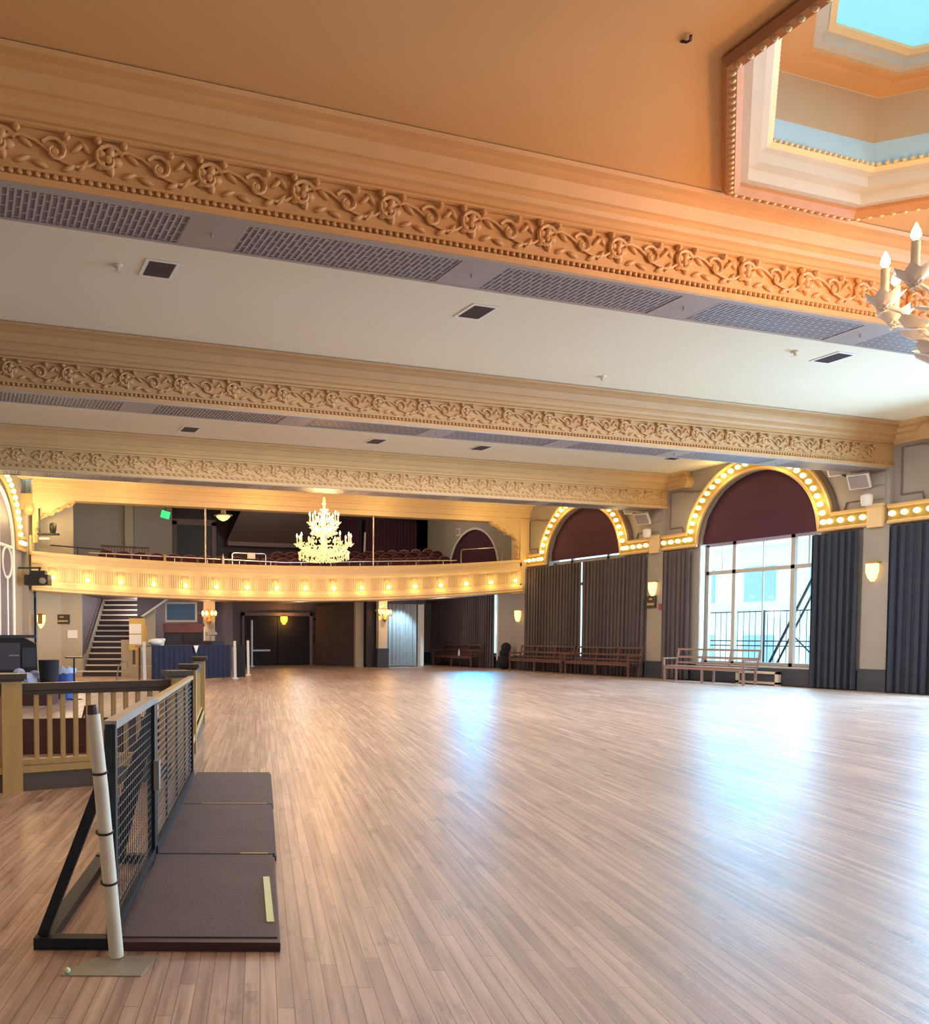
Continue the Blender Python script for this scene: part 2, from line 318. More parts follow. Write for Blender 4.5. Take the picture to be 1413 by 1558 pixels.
# ------------------------------------------------------------------ ceiling beams
BY = [7.70, 14.12, 20.78]; BT = .62; BZ = 5.19
def frieze(mbf, yf, x0, x1, z0, z1, per=.92, fine=1):
    def P(u, v, w): return (u, yf - w, v)
    zc = (z0+z1)/2; H = (z1-z0)
    def spiral(cx, cz, R, turns, sgn, a0, wd):
        pts = []; rs = []
        n = 12 if fine else 8
        for i in range(n):
            t = i/(n-1); a = a0 + sgn*turns*2*pi*t; r = R*(1-.72*t)
            pts.append(P(cx+r*cos(a), cz+r*sin(a), .022+.02*t)); rs.append(wd*(1-.35*t))
        mbf.tube(pts, rs, 5)
    def flat(cx, cz, a, l, w_, h):
        ca, sa = cos(a), sin(a)
        mbf.ell(P(cx,cz,.012), (l, h, w_), 6, 4, rot=lambda x,y,z: (x*ca - z*sa, y, x*sa + z*ca))
    n = int((x1-x0)/per)
    for k in range(n):
        u = x0 + k*per
        c = u + per*.30                   # large rosette wrapped in a scroll
        spiral(c, zc, H*.44, .95, 1, pi*.15, .026)
        for j in range(5):
            t = 2*pi*j/5; flat(c+.075*cos(t), zc+.075*sin(t), t, .06, .042, .045)
        mbf.ell(P(c, zc, .04), (.04,.03,.04), 6, 4)
        c2 = u + per*.80                  # smaller scroll
        spiral(c2, zc+H*.02, H*.36, 1.1, -1, pi*.85, .022)
        flat(c2, zc, .6, .05, .045, .04); flat(c2, zc, -.7, .05, .03, .04)
        tops = [(c-.09, zc+H*.44), (c+.14, zc+H*.42), (c2+.10, zc+H*.40)]
        for X, Z in tops: mbf.ell(P(X, Z, .045), (.035,.04,.035), 6, 4)
        pts = [P(u+per*(t/8), zc - H*.30*cos(2*pi*t/8), .02) for t in range(9)]
        mbf.tube(pts, .017, 5)
        for X, Z, a in ((c-.21,zc-H*.22,.9),(c+.22,zc+H*.14,-.6),(c+.19,zc-H*.30,.4),(c2+.2,zc+H*.2,.7),(c2-.12,zc-H*.36,-.3),(c2+.13,zc-H*.34,.5),(c-.2,zc+H*.25,-.8)):
            flat(X, Z, a, .075, .026, .03)
def beam(i, yf, gm, label, fine):
    root = thing('ceiling_beam', label, 'beam', (0,0,0), group='ornate beams across the hall'); root['kind'] = 'structure'
    x0 = xleft(yf) - .3; x1 = XR + .05
    zt = 5.72; zb = BZ
    mb = MB(); mb.lim(x0, x1, yf, yf+BT, zb+.03, HC-.01); mb.build('beam_core', gm, root)
    # crown cornice, stepped and moulded, on both faces
    prof = [(0,zt),(.03,zt+.02),(.03,zt+.07),(.07,zt+.09),(.10,zt+.13),(.10,zt+.19),(.13,zt+.20),(.17,zt+.25),(.19,zt+.31),(.24,zt+.33),(.24,zt+.38),(.31,zt+.40),(.34,HC-.01)]
    mb = MB()
    for sgn, y_ in ((-1, yf), (1, yf+BT)):
        mb.grid([[(x, y_+sgn*d, z) for x in (x0, x1)] for d, z in prof])
    mb.build('crown_cornice', gm, root)
    mb = MB()                             # fillets bounding the frieze and bead run
    mb.tube([(x0,yf-.015,zt-.02),(x1,yf-.015,zt-.02)], .026, 6); mb.tube([(x0,yf-.012,zb+.135),(x1,yf-.012,zb+.135)], .016, 6)
    mb.lim(x0, x1, yf-.035, yf, zb+.0, zb+.065)
    st = .075 if fine else .15
    for k in range(int((x1-x0)/st)): mb.ell((x0+k*st+st/2, yf-.02, zb+.098), (st*.36,.024,.026), 6, 4)
    mb.build('bead_moulding', gm, root)
    mb = MB(); frieze(mb, yf, x0, x1-.1, zb+.15, zt-.05, fine=fine); mb.build('scroll_frieze', gm, root, smooth=True)
    mb = MB(); mb.lim(x0, x1, yf-.03, yf+.045, zb-.02, zb+.028); mb.lim(x0, x1, yf+BT-.02, yf+BT+.02, zb-.02, zb+.03); mb.build('soffit_border', M['panel'], root)
    cuts = [x0]; k = -2
    off = [2.05, 2.6, 1.4][i]
    per = 2.87
    xs = [off + per*j for j in range(-4, 8)]
    xs = [x for x in xs if x0 < x < x1-.7]
    a = x0
    for x in xs+[x1]:
        if x - a > .1:
            mb = MB(); mb.lim(a, x, yf+.04, yf+BT-.02, zb-.012, zb+.03); mb.build('soffit_grille', M['grille'], root)
        if x < x1:
            mb = MB(); mb.lim(x, x+.55, yf+.04, yf+BT-.02, zb-.018, zb+.03); mb.tube([(x+.27,yf+.3,zb-.01),(x+.27,yf+.3,zb-.06)], .012, 6); mb.build('soffit_panel', M['panel'], root)
        a = x+.55
beam(0, BY[0], M['gilt1'], 'nearest ceiling beam, orange lit gilt with large scroll frieze and grey grille soffit', 1)
beam(1, BY[1], M['gilt2'], 'middle dimmer lit ceiling beam with scroll frieze, between the two vented ceiling bays', 1)
beam(2, BY[2], M['gilt3'], 'farthest paler lit ceiling beam with scroll frieze, just in front of the balcony lintel', 0)
# ------------------------------------------------------------------ window wall (right) with arched openings
BAYS = [31.2, 24.43, 17.67, 10.95, 4.25, -2.45]        # arch centres along the wall
PIERS = [34.75, 27.84, 21.10, 14.38, 7.62, .90, -5.8]
RA = 1.84; ZS = 3.94; ZSILL = .5
mb = MB()
ys = [37.0]
for i, c in enumerate(BAYS):
    hi, lo = c+RA, c-RA
    top = 7.0
    mb.add([(XR,ys[-1],0),(XR,hi,0),(XR,hi,top),(XR,ys[-1],top)], [(0,1,2,3)])
    mb.add([(XR,hi,0),(XR,lo,0),(XR,lo,ZSILL),(XR,hi,ZSILL)], [(0,1,2,3)])
    n = 24; arc = [(c+RA*cos(pi*k/n), ZS+RA*sin(pi*k/n)) for k in range(n+1)]
    for (ya,za),(yb,zb_) in zip(arc[:-1],arc[1:]):
        mb.add([(XR,ya,za),(XR,yb,zb_),(XR,yb,top),(XR,ya,top)], [(0,1,2,3)])
    loop = [(hi,ZSILL)]+arc+[(lo,ZSILL),(hi,ZSILL)]
    for (ya,za),(yb,zb_) in zip(loop[:-1],loop[1:]):
        mb.add([(XR,ya,za),(XR,yb,zb_),(XR+.45,yb,zb_),(XR+.45,ya,za)], [(0,1,2,3)])
    ys.append(lo)
mb.add([(XR,ys[-1],0),(XR,-8,0),(XR,-8,7),(XR,ys[-1],7)], [(0,1,2,3)])
struct(mb.build('wall_right', M['grey_wall']))
# dark dado along the wall foot
mb = MB(); mb.lim(XR-.03, XR, -5, 34.4, 0, ZSILL-.02); struct(mb.build('baseboard_right', M['dark_base']))
for i, y in enumerate(PIERS[:5]):
    pr = thing('wall_pilaster', ['grey pilaster at the back corner under the balcony','pale pilaster where the balcony front meets the window wall','taupe pilaster between the closed curtains and the bare window','taupe pilaster right of the bare window with shield sconce','taupe pilaster beyond the frame'][i], 'pilaster', (XR,y,0), group='pilasters on the window wall'); pr['kind'] = 'structure'
    mb = MB(); mb.lim(-.10,0,-.3,.3,.52,3.94); mb.build('shaft', M['grey_wall'], pr)
    mb = MB(); mb.lim(-.13,0,-.33,.33,0,.5); mb.lim(-.12,0,-.32,.32,.5,.53); mb.build('base', M['dark_base'], pr)
    mb = MB(); mb.lim(-.19,0,-.17,.17,3.86,4.34); mb.lim(-.21,0,-.19,.19,4.34,4.40); mb.build('capital_block', M['cream'], pr)
    mb = MB(); mb.lim(-.12,0,-.3,.3,4.34,5.2); mb.lim(-.15,-.12,-.2,.2,4.50,4.78); mb.lim(-.15,-.12,-.2,.2,4.84,5.12); mb.build('upper_panel', M['grey_wall'], pr)
# cornice returns with scroll ends on the window wall
mb = MB()
cprof = [(0,5.72),(.05,5.76),(.05,5.82),(.12,5.90),(.12,5.96),(.2,6.02),(.2,6.08),(.28,6.14),(.30,HC)]
for yb in BY:
    for y0, y1 in ((yb-.85, yb), (yb+BT, yb+BT+.85)):
        mb.grid([[(XR-d,y,z) for y in (y0,y1)] for d,z in cprof]); 
        ye = y0 if y1 == yb else y1
        mb.add([(XR-d,ye,z) for d,z in cprof]+[(XR,ye,HC)], [tuple(range(len(cprof)+1))])
        n = 12
        vs = [(XR-xx, ye+.15*cos(2*pi*k/n), 5.84+.17*sin(2*pi*k/n)) for xx in (0,.26) for k in range(n)]
        mb.add(vs, [(k,(k+1)%n,(k+1)%n+n,k+n) for k in range(n)]+[tuple(range(n,2*n))])
o = mb.build('trim_1', M['gilt3']); struct(o, 'cornice returns ending in scrolls on the window wall')
mb = MB()                                  # spandrel panel outlines
for c in BAYS[1:4]:
    for s in (-1,1):
        pts = [(XR-.03, c+s*(RA+.52), 4.5)]
        pts = [(XR-.02, c+s*2.95, 4.55),(XR-.02, c+s*2.95, 5.62),(XR-.02, c+s*2.55, 5.62),(XR-.02, c+s*2.25, 5.55)]
        for k in range(6):
            a = radians(42-8*k); pts.append((XR-.02, c+s*(RA+.5)*cos(a), ZS+(RA+.5)*sin(a)))
        pts = [p for p in pts if abs(p[1]-c) < 2.96]
        pts.append((XR-.02, c+s*2.5, 4.55)); pts.append(pts[0])
        mb.tube(pts, .022, 5)
struct(mb.build('trim_2', M['mauve_wall']), 'thin moulded outlines in the spandrels')
# marquee bulb bands round the arches
BULB = MB().lathe([(.018,-.035),(.024,-.01),(.045,.02),(.052,.05),(.042,.085),(.012,.102)], 10)
def bulb_mesh():
    me = bpy.data.meshes.new('light_bulb'); v = [(-z, y, x) for x,y,z in BULB.v]
    me.from_pydata(v, [], BULB.f); me.materials.append(M['bulb']); me.polygons.foreach_set('use_smooth',[True]*len(me.polygons)); return me
BM = bulb_mesh()
def add_bulb(parent, loc, rz=0, s=1.0):
    o = bpy.data.objects.new('light_bulb', BM); COL.objects.link(o); o.parent = parent; o.location = loc; o.rotation_euler = (0,0,rz); o.scale = (s,s,s); return o
def marquee(label, loc, rz, group, side=(1,1), nb=27, half=3.16, shelfbulbs=4):
    # local: x = out of the wall (negative = into the hall), y along the wall, z up from the spring line
    r = thing('marquee_arch', label, 'marquee lights', loc, rz, group)
    B0, B1 = RA+.03, RA+.40; n = 36
    def prof(k0, k1, band):
        rows = []
        for d, rr in band:
            row = [(-d, half, rr-RA) if False else None]
        return
    inner = [(B0*cos(pi*k/n), B0*sin(pi*k/n)) for k in range(n+1)]
    outer = [(B1*cos(pi*k/n), B1*sin(pi*k/n)) for k in range(n+1)]
    hb = .37                               # height of the level shelf beside the arch
    # flat olive band
    mb = MB()
    for d in (.13,):
        vs = [(-d,y,z) for y,z in inner]+[(-d,y,z) for y,z in outer]
        mb.add(vs, [(k,k+1,n+1+k+1,n+1+k) for k in range(n)])
        mb.lim(-d+.006,0,B0,half,0,hb); mb.lim(-d+.006,0,-half,-B0,0,hb)
    mb.build('bulb_band', M['marquee'], r)
    # raised edges: inner rim, outer rim following arch and shelf
    ky = math.acos(min(1,(B1)/(B1)))
    ka = math.asin(hb/B1)
    outp = [(half,hb)]+[(B1*cos(ka+(pi-2*ka)*k/n), B1*sin(ka+(pi-2*ka)*k/n)) for k in range(n+1)]+[(-half,hb)]
    inp = [(half,0),(B0,0)]+inner[1:-1]+[(-B0,0),(-half,0)]
    mb = MB(); mb.tube([(-.13,y,z) for y,z in outp], .05, 6); mb.build('outer_rim', M['amber_trim'], r, smooth=True)
    mb = MB(); mb.tube([(-.12,y,z) for y,z in inp], .05, 6); mb.build('inner_rim', M['amber_trim'], r, smooth=True)
    bm = (B0+B1)/2
    for k in range(nb):
        a = pi*(k+.0)/(nb-1); a = .09+(pi-.18)*k/(nb-1)
        add_bulb(r, (-.13, bm*cos(a), bm*sin(a)), 0, 1.3)
    for s, on in zip((1,-1), side):
        if on:
            for k in range(shelfbulbs):
                add_bulb(r, (-.13, s*(B0+.22+.27*(k+.45)), hb/2), 0, 1.3)
    return r
MG = 'bulb lit marquee arches'
marquee('bulb lit arch above the closed charcoal curtains next to the balcony', (XR,BAYS[1],ZS), 0, MG, nb=25)
marquee('bulb lit arch above the bare bright window', (XR,BAYS[2],ZS), 0, MG, nb=27)
marquee('bulb lit arch cut off by the right edge, above the navy curtain', (XR,BAYS[3],ZS), 0, MG, nb=27)
# burgundy shades filling the arch heads
def arch_shade(label, c, z0=3.98, x=XR+.10, zs=ZS):
    mb = MB(); n = 28; rows = []
    R = RA+.025
    for i in range(15):
        z = z0 + (zs+R-z0-.005)*i/14
        hw = R if z <= zs else math.sqrt(max(.0004, R*R-(z-zs)**2))
        rows.append([(x + .012*sin(z*38), c - hw + 2*hw*k/20, z) for k in range(21)])
    mb.grid(rows)
    o = mb.build('arch_shade', M['shade'], smooth=True); return tag(o, label, 'window shade', 'burgundy arch shades')
arch_shade('dark burgundy shade in the arch over the closed charcoal curtains', BAYS[1], 4.03)
arch_shade('dark burgundy shade in the arch over the bare window', BAYS[2], 3.96)
arch_shade('burgundy shade in the arch behind the balcony seats', BAYS[0], 3.3)
arch_shade('burgundy shade behind the arch cut off at right edge', BAYS[3], 3.96)
mb = MB(); n = 30                            # pale reveal rim round the balcony arch; straight leg painted as leaking light
mb.tube([(XR-.01, BAYS[0]+(RA)*cos(pi*k/n), ZS+(RA)*sin(pi*k/n)) for k in range(n+1)], .05, 6)
mb.tube([(XR-.01, BAYS[0]-RA, ZS),(XR-.01, BAYS[0]-RA, .3)], .05, 6); struct(mb.build('trim_3', M['white']), 'white rim of the balcony arch with painted light leak strip below')
# windows
def window(i, c):
    w = thing('window_%d' % i, 'tall window with painted mullions and transom', 'window', (XR+.3, c, 0)); w['kind'] = 'structure'
    del w['category']
    mb = MB(); z0, z1 = ZSILL, ZS+RA-.02
    for y in (-RA+.04, -.90, .90, RA-.04): mb.lim(-.05,.05,y-.055,y+.055,z0,z1 if abs(y) < 1 else ZS)
    for y in (-.0,): mb.lim(-.02,.02,y-.012,y+.012,z0,ZS)
    for z in (z0+.04, 3.13, ZS): mb.lim(-.05,.05,-RA,RA,z-.05,z+.05)
    for y in (-1.32, 1.32): mb.lim(-.02,.02,y-.012,y+.012,3.15,ZS)
    mb.build('window_frame', M['win_frame'], w)
    mb = MB(); mb.add([(.01,-RA,z0),(.01,RA,z0),(.01,RA,ZS),(.01,-RA,ZS)], [(0,1,2,3)]); mb.build('pane', M['glass'], w)
    mb = MB(); mb.lim(-.36,.12,-RA,RA,z0-.04,z0); mb.build('window_sill', M['win_frame'], w)
for i, c in enumerate(BAYS[:5]): window(i+1, c)
# curtains
def curtain(label, m, x, y0, y1, z0, z1, amp=.055, folds=None, group=None, gather=0.0, axis='y', loc=None, rz=0, taper=0):
    W = abs(y1-y0); folds = folds or max(3, int(W/.16)); n = folds*8
    rows = []
    for i in range(9):
        t = i/8; z = z1 + (z0-z1)*t
        row = []
        for k in range(n+1):
            s = k/n; ph = s*folds*2*pi
            a = amp*(.55+.45*t)*(1+.35*sin(3.1*s*folds*.37+1))
            y = y0+(y1-y0)*s
            y += taper*t*(s)                # lower corner drift
            row.append((x + a*sin(ph+.5*sin(4*s*pi+t)) , y + .02*sin(ph*2), z))
        rows.append(row)
    mb = MB(); mb.grid(rows)
    o = mb.build('curtain', m, loc=loc or (0,0,0), rz=rz, smooth=True)
    return tag(o, label, 'curtain', group)
CG = 'heavy curtains on the window wall'
curtain('left half of closed charcoal curtains, hanging behind the left bench', M['curtain'], XR-.16, 27.46, 24.36, .03, 3.84, group=CG)
curtain('right half of closed charcoal curtains, hanging behind the right bench', M['curtain'], XR-.16, 24.29, 21.45, .03, 3.84, group=CG, taper=.05)
curtain('narrow charcoal curtain drawn to the left of the bare window', M['curtain'], XR-.16, 20.74, 19.72, .03, 3.84, group=CG)
curtain('dark navy curtain drawn to the right of the bare window', M['curtain_navy'], XR-.16, 15.93, 14.74, .03, 3.84, group=CG, taper=0)
curtain('dark navy curtain at the right edge beyond the shield sconce pilaster', M['curtain_navy'], XR-.16, 14.04, 12.6, .03, 3.84, group=CG)
curtain('sheer white curtain strip at the left side of the bare window', M['sheer'], XR+.05, 19.75, 19.38, .5, 3.88, amp=.03, folds=5)
curtain('grey curtain over the window under the balcony behind a bench', M['curtain'], XR-.14, 34.3, 29.42, .03, 3.4, group=CG, amp=.05)
# dark panelling below the bare window with a low beige frame
mb = MB(); mb.lim(XR-.07,XR-.03,15.95,19.7,.02,.46); tag(mb.build('sill_panel', M['dark_base']), 'dark low panel under the bare window sill', 'panel')
t = thing('radiator_cover', 'low beige framed radiator cover under the bare window', 'radiator cover', (XR-.13,17.4,0))
mb = MB(); mb.lim(-.05,.05,-.65,.65,.30,.36); mb.lim(-.05,.05,-.65,.65,.03,.09); mb.lim(-.05,.05,-.65,-.55,.0,.36); mb.lim(-.05,.05,.55,.65,.0,.36); mb.build('frame', M['ivory'], t)
mb = MB(); mb.lim(0,.04,-.55,.55,.09,.30); mb.build('front_grille', M['vent'], t)
# ------------------------------------------------------------------ outside the window
t = thing('building_across_the_street', 'pale sunlit building outside the bare window', 'building', (33,26,0))
mb = MB(); mb.lim(0,4,-22,30,-6,16); mb.build('wall', M['facade'], t)
for k in range(12):
    for zi in range(4):
        y = -14+k*3.1; z = -3.2+zi*3.0
        mb = MB(); mb.lim(-.06,.02,y,y+1.5,z,z+1.5); f = mb.build('window', M['facade_glass'], t)
mb = MB()
for z in (-.8, 2.2, 5.2): mb.lim(-.25,0,-22,30,z,z+.18)
mb.build('cornice_band', M['facade'], t)
t = thing('fire_escape', 'dark iron fire escape with railing and diagonal braces outside the bare window', 'fire escape', (XR+1.6,17.7,0))
mb = MB()
for z in (1.02, 1.16, 2.02): mb.bar((0,-3.5,z),(0,3.5,z),.03)
mb.build('rail', M['iron'], t)
mb = MB()
for k in range(36): mb.bar((0,-3.5+k*.2,.4),(0,-3.5+k*.2,2.02),.012)
mb.build('balusters', M['iron'], t)
for y in (-.95,.05,.98): mb = MB(); mb.bar((-.06,y,.3),(-.06,y,2.05),.055); mb.build('post', M['iron'], t)
mb = MB(); mb.bar((.5,1.4,.2),(.5,-.4,3.6),.05); mb.bar((.5,1.15,.2),(.5,-.65,3.6),.04); mb.bar((.9,-1.6,2.2),(.9,-.8,3.4),.03); mb.bar((.9,0,2.2),(.9,-.8,3.4),.03); mb.bar((.9,-.2,.4),(.9,.8,1.3),.03); mb.build('brace', M['iron'], t)
mb = MB(); mb.lim(0,1.2,-3.5,3.5,.32,.38); mb.build('platform', M['iron'], t)
# ------------------------------------------------------------------ benches
def bench(label, loc, rz, L, m, group='slatted wooden benches'):
    # local: x along the bench, -y is the front
    b = thing('wooden_bench', label, 'bench', loc, rz, group)
    mb = MB()
    for k in range(4): mb.lim(-L/2,L/2,-.24+k*.115,-.135+k*.115,.43,.46)
    mb.build('seat', m, b)
    mb = MB()
    for z, h in ((.92,.055),(.70,.06),(.54,.05)): mb.box(0,.245+(z-.5)*.16,z,L,.03,h)
    for x in (-L/2+.03,-L/6,L/6,L/2-.03): mb.bar((x,.225,.46),(x,.325,.93),.045,.03)
    mb.build('backrest', m, b)
    for x in (-L/2+.04, L/2-.04):
        mb = MB(); mb.lim(x-.035,x+.035,-.27,.25,.64,.68); mb.bar((x,-.24,.45),(x,-.24,.64),.045); mb.build('armrest', m, b)
    for x in (-L/2+.05, 0, L/2-.05):
        for y in (-.22,.20): mb = MB(); mb.bar((x,y,0),(x,y,.43),.05); mb.build('leg', m, b)
    mb = MB(); mb.lim(-L/2+.05,L/2-.05,-.235,-.205,.36,.42); mb.build('apron', m, b)
    return b
b1 = bench('dark wooden bench before the left half of the charcoal curtains', (19.85,25.95,0), -pi/2, 3.0, M['bench'])
dup(b1, (19.85,22.82,0), -pi/2, 'dark wooden bench before the right half of the charcoal curtains')
bench('brightly lit wooden bench standing before the bare window', (19.72,18.45,0), -pi/2, 2.75, M['bench_lit'])
dup(b1, (19.8,31.4,0), -pi/2, 'dark wooden bench in shade under the balcony')
mb = MB(); mb.lathe([(.04,0),(.042,.16),(.03,.2),(.014,.24),(.014,.3),(.01,.3)], 10); tag(mb.build('bottle', M['bottle'], loc=(19.7,31.0,.462), smooth=True), 'pale bottle standing on the bench under the balcony', 'bottle')
# ------------------------------------------------------------------ ceiling vents, sprinklers
def vent(label, x, y, w=.46, d=.55, g='square ceiling vents'):
    v = thing('ceiling_vent', label, 'vent', (x,y,HC), 0, g)
    mb = MB()
    for a,b,c_,e in ((-w/2,w/2,-d/2,-d/2+.05),(-w/2,w/2,d/2-.05,d/2),(-w/2,-w/2+.05,-d/2+.05,d/2-.05),(w/2-.05,w/2,-d/2+.05,d/2-.05)): mb.lim(a,b,c_,e,-.012,-.001)
    mb.build('frame', M['white'], v)
    mb = MB(); mb.lim(-w/2+.05,w/2-.05,-d/2+.05,d/2-.05,-.012,-.002)
    for k in range(11): x_ = -w/2+.08+k*(w-.16)/10; mb.box(x_,0,-.012,.016,d-.1,.008,ry=.4)
    mb.build('louvre_grille', M['vent'], v)
for x, y, l in ((2.54,11.24,'square dark vent in the near white ceiling bay, left of three'),(7.35,11.19,'square dark vent in the near white ceiling bay, middle of three'),(14.43,11.03,'square dark vent in the near white ceiling bay, right of three'),
                (5.15,19.63,'dark vent in the far white ceiling bay, leftmost of four'),(9.85,19.34,'dark vent in the far white ceiling bay, second from left'),(12.76,19.15,'dark vent in the far white ceiling bay, third from left'),(18.48,18.51,'dark vent in the far white ceiling bay near the arch bulbs')): vent(l, x, y)
def sprinkler(label, x, y):
    s = thing('sprinkler_head', label, 'sprinkler', (x,y,HC), 0, 'sprinkler heads')
    mb = MB(); mb.lathe([(.07,0),(.065,-.02),(.02,-.03),(.018,-.07),(.05,-.08),(.05,-.086)], 10); mb.build('head', M['ivory'], s, smooth=True)
for x, y, l in ((2.0,11.3,'small sprinkler head left of the leftmost near vent'),(13.5,11.0,'small sprinkler head left of the rightmost near vent'),(11.4,13.2,'tiny sprinkler head before the middle beam')): sprinkler(l, x, y)
mb = MB(); mb.tube([(0,.05,0),(.03,.02,-.02),(.03,-.02,-.03),(0,-.05,-.02)], .012, 6); tag(mb.build('ceiling_hook', M['maroon'], loc=(5.6,5.6,HC)), 'small dark hook in the orange ceiling near the recess', 'hook')
# ------------------------------------------------------------------ chandeliers
def chandelier(label, loc, R, H, n1, n2, style, chain):
    c = thing('chandelier', label, 'chandelier', loc)
    mat_ = M['leaf'] if style == 'leaf' else M['crystal']
    k = R/.9; lf = 1.25 if style == 'leaf' else 1.0
    mb = MB(); mb.lathe([(.01,-.02*k),(.05*k,.02*k),(.07*k,.10*k),(.03*k,.18*k),(.05*k,.26*k),(.11*k,.36*k),(.06*k,.48*k),(.035*k,.6*k),(.06*k,.8*k),(.09*k,.92*k),(.04*k,1.05*k),(.03*k,1.3*k),(.05*k,H-.1),(.02,H)], 12)
    mb.ell((0,0,-.07*k),(.05*k,.05*k,.06*k),8,6); mb.build('stem', mat_, c, smooth=True)
    mb = MB(); mb.tube([(0,0,H-.05),(0,0,H+chain)], .012, 6); mb.lathe([(.12,H+chain-.05),(.10,H+chain-.02),(.03,H+chain)], 12); mb.build('chain', M['brass'], c)
    def arm(n, Rr, z0, rise, ph, cup):
        for i in range(n):
            a = 2*pi*i/n + ph; ca, sa = cos(a), sin(a)
            pts = []; 
            for t in range(9):
                s = t/8; r = .06*k + (Rr-.06*k)*s; z = z0 - .22*k*sin(pi*min(1,s*1.15)) + rise*s**3
                pts.append((r*ca, r*sa, z))
            mb = MB(); mb.tube(pts, [.022*k*(1-.3*t/8) for t in range(9)], 6)
            # curling leaves along the arm and a leaf cup below the candle
            for cs in (.4,.72):
                j = int(cs*8); x, y, z = pts[j]; mb.tube([(x+ca*.09*k*(1-q/9)*cos(q*.75), y+sa*.09*k*(1-q/9)*cos(q*.75), z+.10*k+.09*k*(1-q/9)*sin(q*.75-.6)) for q in range(8)], .012*k, 5)
            for s, up in ((.28,.03),(.45,-.05),(.65,-.07),(.85,.02)):
                j = int(s*8); x, y, z = pts[j]
                for sd in (-1,1):
                    aa = a+sd*.9
                    def rot(px,py,pz,aa=aa,sd=sd):
                        pz += px*.45
                        return (px*cos(aa)-py*sin(aa), px*sin(aa)+py*cos(aa), pz)
                    mb.ell((x+.06*k*cos(aa), y+.06*k*sin(aa), z+up*k), (.10*k*lf,.055*k*lf,.016*k), 7, 4, rot)
            ex, ey, ez = pts[-1]
            m5 = 7
            for q in range(m5):
                t = 2*pi*q/m5
                def rot2(px,py,pz,t=t):
                    pz += px*.9
                    return (px*cos(t)-py*sin(t), px*sin(t)+py*cos(t), pz)
                mb.ell((ex+.05*k*cos(t), ey+.05*k*sin(t), ez+.02*k), (.07*k*lf,.04*k*lf,.014*k), 6, 4, rot2)
            mb.lathe([(.02*k,-.02*k),(.04*k,.0),(.05*k,.04*k),(.03*k,.06*k)], 8, (ex,ey,ez))
            ar = mb.build('arm', mat_, c, smooth=True)
            mb = MB(); mb.lathe([(.027*k,0),(.027*k,.22*k),(.016*k,.225*k)], 8, (ex,ey,ez+.05*k)); mb.build('candle', M['ivory'], ar, smooth=True)
            mb = MB(); mb.lathe([(.012*k,0),(.032*k,.03*k),(.028*k,.06*k),(.004*k,.12*k)], 8, (ex,ey,ez+.275*k)); mb.build('flame_bulb', M['flame'], ar, smooth=True)
    arm(n1, R*.98, .30*k, (.18 if style == 'leaf' else .05)*k, .2, 1); arm(n2, R*.52, .95*k, .10*k, .5, 1)
    if style == 'crystal':
        for i in range(26):
            mb = MB(); a = 2*pi*i/26
            for s in range(8):
                t = s/7; r = R*(.30+.62*t); z = 1.05*k*(1-t)**1.5+.12*k
                mb.ell((r*cos(a), r*sin(a), z), (.022,.022,.03), 5, 3)
            r = R*.9
            for j in range(4): mb.ell((r*cos(a), r*sin(a), .1*k-.055*j), (.018,.018,.028), 5, 3)
            for j in range(9):
                t = j/8; r = R*(.9-.8*t); mb.ell((r*cos(a), r*sin(a), .1*k-.24*k*sin(pi*t)**.8-.02), (.016,.016,.024), 5, 3)
            mb.build('crystal_strand', M['crystal'], c)
        for i in range(16):
            mb = MB(); a = 2*pi*i/16
            for s in range(6):
                t = s/5; r = R*(.06+.36*t); z = 1.72*k-.62*k*t**.7
                mb.ell((r*cos(a), r*sin(a), z), (.02,.02,.03), 5, 3)
            mb.build('upper_crystal_strand', M['crystal'], c)
    else:
        mb = MB()
        for i in range(n1):
            a = 2*pi*(i+.5)/n1+.2
            for j in range(3): mb.ell((R*.55*cos(a), R*.55*sin(a), .12*k-.05*j), (.02,.02,.03), 6, 4)
        mb.build('crystal_drops', M['crystal'], c)
    return c
chandelier('large candle chandelier of pale painted leaves, cut off at the right edge', (8.98,4.98,3.82), 1.14, 1.75, 12, 8, 'leaf', 1.35)
chandelier('glowing crystal chandelier hanging before the balcony', (10.05,23.0,3.62), .80, 1.72, 12, 8, 'crystal', .85)
# ------------------------------------------------------------------ balcony
def zo(x):                                # sag of the long balcony front, measured from its right end
    x0, y0, x1, y1, x2, y2 = 2.05, -.23, 10.24, -.475, 20.03, 0.0
    return y0*(x-x1)*(x-x2)/((x0-x1)*(x0-x2)) + y1*(x-x0)*(x-x2)/((x1-x0)*(x1-x2)) + y2*(x-x0)*(x-x1)/((x2-x0)*(x2-x1))
XA, XB = 2.10, 20.10; YF = 27.5
bal = thing('balcony', 'long cream balcony front with gilt mouldings and a row of lit bulbs', 'balcony', (0,0,0)); bal['kind'] = 'structure'
NS = 48
def bsweep(prof, name, m, parent=bal, x0=XA, x1=XB, cap=True, smooth=False):   # prof: (out toward hall, z from 4.17 datum)
    mb = MB(); xs = [x0+(x1-x0)*k/NS for k in range(NS+1)]
    mb.grid([[(x, YF-d, z+zo(x)) for d, z in prof] for x in xs])
    if cap:
        for x in (x0, x1): mb.add([(x, YF-d, z+zo(x)) for d, z in prof]+[(x,YF+.3,prof[-1][1]+zo(x)),(x,YF+.3,prof[0][1]+zo(x))], [tuple(range(len(prof)+2))])
    return mb.build(name, m, parent)
bsweep([(-.25,4.17),(.16,4.17),(.18,4.12),(.15,4.06),(.10,4.05),(.10,3.92),(.13,3.90),(.13,3.82),(.06,3.76),(.06,3.72)], 'top_moulding', M['cream'])
